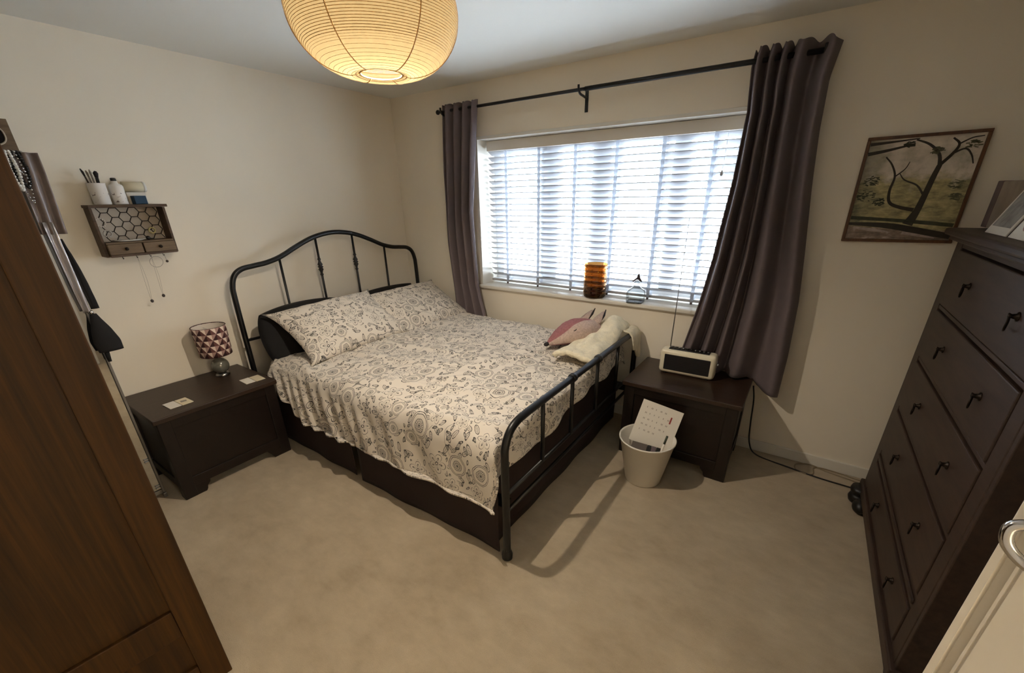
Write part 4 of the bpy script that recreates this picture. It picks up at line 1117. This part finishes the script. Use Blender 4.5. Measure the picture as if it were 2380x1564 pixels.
MB().tube([(0, 0.032*math.cos(a*2*PI/32), 0.030*math.sin(a*2*PI/32)) for a in range(32)], 0.0011, 6, closed=True).build('ring', M_CHAIN, o)
o = empty('earring', 'small dark earring dangling under the right end of the wall shelf', 'earring', (0.078, sc_+0.090, SHZ-0.014))
MB().tube([(0, 0, 0.002), (0, 0.002, -0.028)], 0.0009, 5).build('wire', M_CHAIN, o); MB().sphere((0, 0.003, -0.034), 0.007, 8, (0.6, 1, 1)).build('drop', M_PEND, o)
for k, (y, z, s_) in enumerate(((-0.128, 0.17, 1.0), (-0.115, 0.115, 0.8), (0.075, 0.12, 0.7))):
    o = empty('bracelet', ('pale beaded bracelet on the left edge of the hexagon wire', 'pale beaded bracelet low at the left corner of the hexagon wire', 'yellowish beaded bracelet hung in the right half of the hexagon wire')[k], 'bracelet', (0.066, sc_+y, SHZ+z), group='bracelets on the shelf wire')
    for q in range(14):
        a = 2*PI*q/14
        MB().sphere((0.002*math.sin(3*a), 0.020*s_*math.cos(a), 0.020*s_*math.sin(a)), 0.0042, 5).build('bead', mat('bead_%d' % k, (c255(206, 196, 184), c255(190, 182, 172), c255(190, 176, 120))[k], 0.4), o)
o = empty('trinket_dish', 'white oval trinket dish lying on the shelf drawers behind the wire', 'dish', (0.080, sc_-0.035, SHZ+0.0725))
MB().lathe([(0, 0), (0.045, 0.001), (0.066, 0.007), (0.069, 0.009), (0.060, 0.005), (0, 0.003)], 32, mtx=Matrix.Diagonal((0.30, 1, 1, 1))).build('dish_body', M_CERAM, o)
o = tag(MB().sphere((0.082, sc_+0.042, SHZ+0.0835), 0.0105, 10).build('black_bead', M_BLACKP), 'black round bead ornament beside the trinket dish on the shelf', 'ornament')
# pots on the top board
TZ = SHZ+0.254
def pot_print(t, p):
    v = t.new('ShaderNodeTexVoronoi'); t.set(v.inputs['Vector'], t.coord()); v.inputs['Scale'].default_value = 60.0
    _, _, z = t.xyz(t.coord())
    band = t.m('MULTIPLY', t.m('LESS_THAN', t.m('ABSOLUTE', t.m('SUBTRACT', z, 0.035)), 0.024), t.m('GREATER_THAN', v.outputs['Distance'], 0.74))
    t.set(p.inputs['Base Color'], t.mix(band, c255(228, 222, 214), c255(134, 120, 114)))
M_POT = mat('printed_pot', c255(228, 222, 214), 0.35, fn=pot_print)
pt = empty('brush_pot', 'white printed china pot holding make-up brushes on the wall shelf', 'pot', (0.062, sc_-0.088, TZ))
MB().lathe([(0, 0), (0.033, 0), (0.035, 0.003), (0.036, 0.098), (0.038, 0.101), (0.034, 0.101), (0.032, 0.006), (0, 0.005)], 36).build('pot_body', M_POT, pt)
brs = ((-0.014, -0.030, 0.060, 'brown', 'thin brown handled brush leaning furthest left in the pot'), (-0.006, -0.016, 0.052, 'grey', 'grey handled brush in the pot second from the left'), (0.006, -0.006, 0.056, 'grey', 'grey handled brush in the middle of the pot'), (0.010, 0.012, 0.050, 'black', 'thick black brush at the right of the pot'))
for k, (dxb, dyb, up, cl, lb) in enumerate(brs):
    o = empty('makeup_brush', lb, 'brush', (0.062+dxb*0.6, sc_-0.088+dyb*0.35, TZ+0.006), group='make-up brushes in the pot')
    mcol = mat('brush_'+cl, {'brown': c255(70, 50, 38), 'grey': c255(140, 130, 118), 'black': c255(24, 22, 22)}[cl], 0.5)
    rb = 0.007 if cl == 'black' else 0.0035
    MB().tube([(0, 0, 0), (dxb*0.3, dyb*0.55, 0.10+up*0.4)], rb, 8).build('handle', mcol, o)
    MB().tube([(dxb*0.3, dyb*0.55, 0.1005+up*0.4), (dxb*0.36, dyb*0.65, 0.11+up*0.6), (dxb*0.45, dyb*0.8, 0.10+up)], [rb, rb*1.5, rb*0.6], 8).build('bristles', M_FOXD if cl != 'grey' else mcol, o)
pt2 = empty('spray_bottle', 'white printed cosmetics bottle with black cap beside the brush pot', 'bottle', (0.062, sc_-0.014, TZ))
MB().lathe([(0, 0), (0.028, 0), (0.030, 0.003), (0.030, 0.086), (0.026, 0.094), (0.014, 0.100), (0.013, 0.112), (0, 0.112)], 32).build('bottle_body', M_POT, pt2)
MB().lathe([(0, 0.1125), (0.012, 0.1125), (0.012, 0.124), (0.008, 0.127), (0, 0.127)], 20).build('cap', M_BLACKP, pt2)
o = tag(MB().box(0.030, 0.088, sc_+0.040, sc_+0.092, TZ+0.0005, TZ+0.042, 0.002).build('blue_box', M_NAVY), 'small dark blue box standing on the wall shelf', 'box')
o = tag(MB().box(0.002, 0.026, sc_+0.030, sc_+0.115, TZ+0.0005, TZ+0.060, 0.002).build('white_box', M_PAPER), 'flat white box behind the small blue box on the shelf', 'box')
tp = empty('paper_roll', 'cream paper roll with white end lying on the flat white box', 'roll', (0.030, sc_+0.072, TZ+0.086), (0, 0, 0))
MB().tube([(0, -0.050, 0), (0, 0.034, 0)], 0.025, 24).build('roll_body', mat('cream_roll', c255(206, 194, 164), 0.7), tp)
MB().lathe([(0.010, 0), (0.0255, 0), (0.0265, 0.006), (0.024, 0.012), (0.010, 0.012)], 24, mtx=Matrix.Translation((0, 0.0345, 0)) @ Matrix.Rotation(-PI/2, 4, 'X')).build('roll_end', M_CERAM, tp)

# ------------------------------------------------------------------ tall mirror with hung things
MX, MY1, MY0 = 0.345, -2.322, -2.76
mi = empty('standing_mirror', 'tall narrow mirror in a slim grey metal frame between wardrobe and chest', 'mirror', (MX, MY1, 0))
hh = 1.735
MB().box(-0.012, 0.012, MY0-MY1+0.010, -0.010, 0.05, hh-0.01).build('backing', M_BLACKP, mi)
MB().box(0.0122, 0.0145, MY0-MY1+0.012, -0.012, 0.055, hh-0.014).build('glass', M_MIRROR, mi)
M_FRG = mat('frame_grey', c255(128, 122, 114), 0.4, metal=0.4)
for nm, b in (('frame_side', (-0.014, 0.020, -0.0098, 0.001, 0.028, hh)), ('frame_side', (-0.014, 0.020, MY0-MY1-0.001, MY0-MY1+0.0098, 0.028, hh)),
              ('frame_bottom', (-0.014, 0.020, MY0-MY1+0.010, -0.010, 0.028, 0.0498)), ('frame_top', (-0.014, 0.020, MY0-MY1+0.010, -0.010, hh-0.0098, hh))):
    MB().box(*b, 0.002).build(nm, M_FRG, mi)
for y in (-0.005, MY0-MY1+0.005):
    MB().box(-0.09, 0.03, y-0.008, y+0.008, 0.0, 0.0278, 0.003).build('foot', M_STEEL, mi)
for z in (0.06, 0.235):
    MB().box(0.015, 0.024, -0.032, -0.011, z, z+0.010, 0.002).build('mirror_clip', M_CHROME, mi)
    MB().box(0.015, 0.024, -0.032, -0.011, z+0.018, z+0.024, 0.002).build('mirror_clip', M_CHROME, mi)
# wooden crest with slotted hand hole
cr_m = MB()
def slot_ring(mb, y0, y1, z0, z1, wdt, dep0, dep1):
    # rectangular plate with oval slot, as ring strip
    N = 40; cy_, cz_ = (y0+y1)/2, (z0+z1)/2; ay, az = (y1-y0)/2, (z1-z0)/2
    def outer(a):
        c, s_ = math.cos(a), math.sin(a); k = 1/max(abs(c), abs(s_)); return (cy_+ay*c*k, cz_+az*s_*k)
    def inner(a):
        c, s_ = math.cos(a), math.sin(a); return (cy_+(ay-wdt)*math.copysign(abs(c)**0.6, c), cz_+(az-wdt*0.9)*math.copysign(abs(s_)**0.8, s_))
    for i in range(N):
        a, b = 2*PI*i/N, 2*PI*(i+1)/N
        oa, ob, ia, ib = outer(a), outer(b), inner(a), inner(b)
        for x, fl in ((dep1, 0), (dep0, 1)):
            q = [(x, *oa), (x, *ob), (x, *ib), (x, *ia)]; mb.quad(*(q if not fl else q[::-1]))
        mb.quad((dep0, *oa), (dep0, *ob), (dep1, *ob), (dep1, *oa)); mb.quad((dep1, *ia), (dep1, *ib), (dep0, *ib), (dep0, *ia))
    bmesh.ops.remove_doubles(mb.bm, verts=mb.bm.verts, dist=1e-6)
    return inner
inner = slot_ring(cr_m, -0.20, 0.0005, hh+0.0005, hh+0.118, 0.022, -0.012, 0.018)
crest = cr_m.build('crest', M_SHELFL, mi, recalc=True)
MB().tube([(0.0185, *inner(2*PI*k/40)) for k in range(40)], 0.0028, 6, closed=True).build('slot_rim', mat('pale_rim', c255(186, 172, 152), 0.5), crest)
MB().box(-0.011, -0.006, -0.195, -0.004, hh+0.003, hh+0.115).build('slot_back', M_FOXD, crest)

def hanging(name, label, cat, mat_, pts, widths, th, folds=2, x0=0.0, amp=0.006, seed=0):
    """strip of cloth hanging in the y-z plane in front of the mirror; pts: (y, z) centre line"""
    pp = smooth_path([(0, y, z) for y, z in pts], 6); n = len(pp)
    ws = [interp([(i/(len(widths)-1), w) for i, w in enumerate(widths)], k/(n-1)) for k in range(n)]
    def fn(u, v):
        i = min(int(round(v*(n-1))), n-1); p = pp[i]
        return (MX+0.030+x0+amp*math.sin(2*PI*folds*u+seed+v*1.5)+0.003*nz(u*4, v*9, seed), p.y+(u-0.5)*ws[i]*2, p.z)
    o = MB().grid(fn, 16, n-1).build(name, mat_); solid(o, th); tag(o, label, cat); return o
hanging('grey_scarf', 'grey satin scarf hanging over the upper edge of the tall mirror', 'scarf', mat('grey_satin', c255(126, 112, 106), 0.38, var=0.15, vscale=20),
        [(-2.318, 1.735), (-2.318, 1.66), (-2.322, 1.55), (-2.326, 1.42)], [0.040, 0.040, 0.040, 0.038], 0.003, 2, 0.012, 0.009, 1)
hanging('silver_scarf', 'shiny silver grey ribbon hanging below the satin scarf on the mirror', 'scarf', mat('silver_satin', c255(178, 172, 172), 0.22, metal=0.5),
        [(-2.336, 1.47), (-2.334, 1.30), (-2.332, 1.16), (-2.330, 1.075)], [0.016, 0.015, 0.014, 0.012], 0.003, 1, 0.020, 0.006, 2)
hanging('black_belt', 'thin black belt hanging at the outer edge of the mirror', 'belt', M_BLACKF,
        [(-2.316, 1.40), (-2.306, 1.30), (-2.300, 1.20), (-2.296, 1.085)], [0.006, 0.011, 0.014, 0.015], 0.004, 1, 0.002, 0.002, 3)
bg_ = empty('black_bag', 'small black drawstring bag hanging from the side of the mirror', 'bag', (MX+0.045, -2.318, 0.88))
def bag_fn(u, v):
    a = 2*PI*u; w = interp([(0, 0.046), (0.25, 0.050), (0.6, 0.036), (0.85, 0.020), (1, 0.012)], v)
    d = interp([(0, 0.016), (0.4, 0.020), (1, 0.008)], v)
    return (d*math.cos(a), 0.004+w*math.sin(a)+0.012*(1-v), 0.185*v)
bgm = MB().grid(bag_fn, 28, 14, closed_u=True); bmesh.ops.holes_fill(bgm.bm, edges=[ed for ed in bgm.bm.edges if ed.is_boundary])
bgm.build('pouch', M_BLACKF, bg_, recalc=True)
MB().tube([(0, -0.004, 0.183), (0, -0.010, 0.24)], 0.004, 8).build('drawstring', M_BLACKF, bg_)
MB().sphere((0.004, -0.002, 0.195), 0.011, 8).build('toggle', M_CHROME, bg_)
MB().tube([(0, -0.004, 0.002), (0, -0.006, -0.05)], [0.010, 0.007], 8).build('tassel', M_BLACKF, bg_)
# bundle of necklaces at the top of the mirror
random.seed(11)
nk_l = ('silver bead necklace bunched highest on the mirror top corner', 'black bead necklace tangled among the silver ones on the mirror', 'silver chain necklace hanging lowest of the bunch on the mirror', 'white bead necklace on the wardrobe side of the bunch on the mirror')
for k in range(4):
    o = empty('bead_necklace', nk_l[k], 'necklace', (MX+0.040+0.006*k, -2.345+(0.012, 0.002, -0.004, -0.020)[k], 1.735), group='necklaces bunched on the mirror')
    dpt = (0.09, 0.13, 0.19, 0.14)[k]; wk = (0.020, 0.016, 0.012, 0.010)[k]
    path = smooth_path([(0, -wk*0.5, 0.0), (0, -wk, -dpt*0.5), (0, 0, -dpt), (0, wk, -dpt*0.5), (0, wk*0.5, 0.0)], 8)
    mb_ = MB()
    bm_mat = (M_CHROME, M_BLACKP, M_CHROME, M_CERAM)[k]
    for i, p_ in enumerate(path[::1]):
        mb_.sphere((p_.x+random.uniform(-.003, .003), p_.y, p_.z), (0.0060, 0.0065, 0.004, 0.006)[k], 4)
    mb_.build('bead_string', bm_mat, o)

# ------------------------------------------------------------------ wardrobe
wr = empty('oak_wardrobe', 'brown oak wardrobe with panelled side looming at the near left', 'wardrobe', (1.712, -2.571, 0), (0, 0, math.radians(-6)))
WD, WH, WW = 0.56, 1.93, 0.80
st_, zr0, zr1 = 0.076, 0.262, 0.372
MB().box(-0.024, 0, -st_, 0, 0.0, WH, 0.003).build('side_stile', M_OAK, wr)
MB().box(-0.024, 0, -WD, -WD+st_, 0.0, WH, 0.003).build('side_stile', M_OAK, wr)
for z0, z1 in ((0.05, 0.11), (zr0, zr1), (WH-0.09, WH)):
    MB().box(-0.0235, -0.0005, -WD+st_+0.0005, -st_-0.0005, z0, z1, 0.003).build('side_rail', M_OAK, wr)
for z0, z1 in ((0.105, zr0+0.004), (zr1-0.004, WH-0.086)):
    MB().box(-0.023, -0.014, -WD+st_-0.006, -st_+0.006, z0, z1).build('side_panel', M_OAK, wr)
MB().box(-WW, -WW+0.022, -WD, 0, 0.0, WH, 0.002).build('far_side', M_OAK, wr)
MB().box(-WW+0.0225, -0.0245, -WD, -WD+0.010, 0.05, WH).build('back_board', M_OAK, wr)
MB().box(-WW-0.02, 0.02, -WD-0.005, 0.022, WH+0.0005, WH+0.03, 0.005).build('cornice', M_OAK, wr)
MB().box(-WW+0.0225, -0.0245, -WD+0.011, -0.03, 0.05, 0.07).build('floor_board', M_OAK, wr)
for k in range(2):
    x0 = -WW+0.024+k*(WW-0.05)/2; x1 = x0+(WW-0.05)/2-0.003
    d_ = MB().box(x0, x1, -0.024, -0.002, 0.40, WH-0.01, 0.003).build('door', M_OAK, wr)
    MB().box(x0+0.07, x1-0.07, -0.0015, 0.003, 0.48, WH-0.09, 0.002).build('door_panel', M_OAK, d_)
    MB().box((x1-0.05 if k == 0 else x0+0.03), (x1-0.03 if k == 0 else x0+0.05), -0.0015, 0.004, 0.98, 1.12, 0.002).build('finger_pull', M_BRASS, d_)
d_ = MB().box(-WW+0.024, -0.026, -0.024, -0.002, 0.08, 0.385, 0.003).build('drawer', M_OAK, wr)
MB().box(-WW/2-0.06, -WW/2+0.06, -0.0015, 0.004, 0.225, 0.245, 0.002).build('finger_pull', M_BRASS, d_)

# ------------------------------------------------------------------ bedroom door, standing open
E0 = Vector((3.470, -1.900, 0)); HG = Vector((4.062, -2.362, 0))
dvec = (HG-E0).normalized(); dl = (HG-E0).length
dm = Matrix(((dvec.x, -dvec.y, 0, E0.x), (dvec.y, dvec.x, 0, E0.y), (0, 0, 1, 0.006), (0, 0, 0, 1)))
do = bpy.data.objects.new('door_1', None); COL.objects.link(do); do.matrix_world = dm
struct(do, 'cream painted panel door standing open at the near right', 'door')
dfm = bpy.data.objects.new('trim_3', None); COL.objects.link(dfm); struct(dfm, 'cream painted frame round the doorway', 'trim')
for y0, y1, z0, z1, nm in ((DY_A-0.06, DY_A+0.012, 0, DZ_T+0.06, 'jamb'), (DY_B-0.012, DY_B+0.06, 0, DZ_T+0.06, 'jamb'), (DY_A+0.0125, DY_B-0.0125, DZ_T-0.012, DZ_T+0.06, 'head')):
    MB().box(RX-0.016, RX-0.0005, y0, y1, z0, z1, 0.003).build(nm, M_GLOSS, dfm)
# local: x along leaf from latch edge, y normal (negative side faces the camera), z up
DHt = 1.98
prof_d = [(0, 0.001), (0.001, 0), (0.0110, 0), (0.0130, 0.013), (0.0275, 0.013), (0.0290, 0.001), (0.0330, 0.0005), (0.0340, 0.004), (0.0365, 0.004), (0.0375, 0),
          (dl-0.001, 0), (dl, 0.001), (dl, 0.039), (dl-0.001, 0.040), (0.001, 0.040), (0, 0.039)]
MB().prism(prof_d, DHt).build('leaf', M_DOOR, do, recalc=True)
for z in (0.25, 1.0, 1.75):
    MB().tube([(dl-0.002, -0.004, z-0.05), (dl-0.002, -0.004, z+0.05)], 0.006, 8).build('hinge', M_STEEL, do)
hz = 1.045
hd = MB().lathe([(0, 0), (0.026, 0), (0.026, 0.006), (0.022, 0.009), (0, 0.009)], 28, mtx=Matrix.Translation((0.064, -0.0002, hz)) @ Matrix.Rotation(PI/2, 4, 'X')).build('handle_rose', M_CHROME, do)
MB().tube(smooth_path([(0.056, -0.006, hz), (0.046, -0.034, hz+0.022), (0.030, -0.052, hz+0.028), (0.019, -0.060, hz+0.016), (0.026, -0.063, hz-0.010), (0.055, -0.062, hz-0.028), (0.10, -0.058, hz-0.030), (0.15, -0.054, hz-0.024)], 6), 0.0085, 14).build('lever', M_CHROME, hd)
es = MB().lathe([(0, 0), (0.022, 0), (0.022, 0.005), (0, 0.006)], 24, mtx=Matrix.Translation((0.060, -0.0002, hz-0.062)) @ Matrix.Rotation(PI/2, 4, 'X')).build('escutcheon', M_STEEL, do)
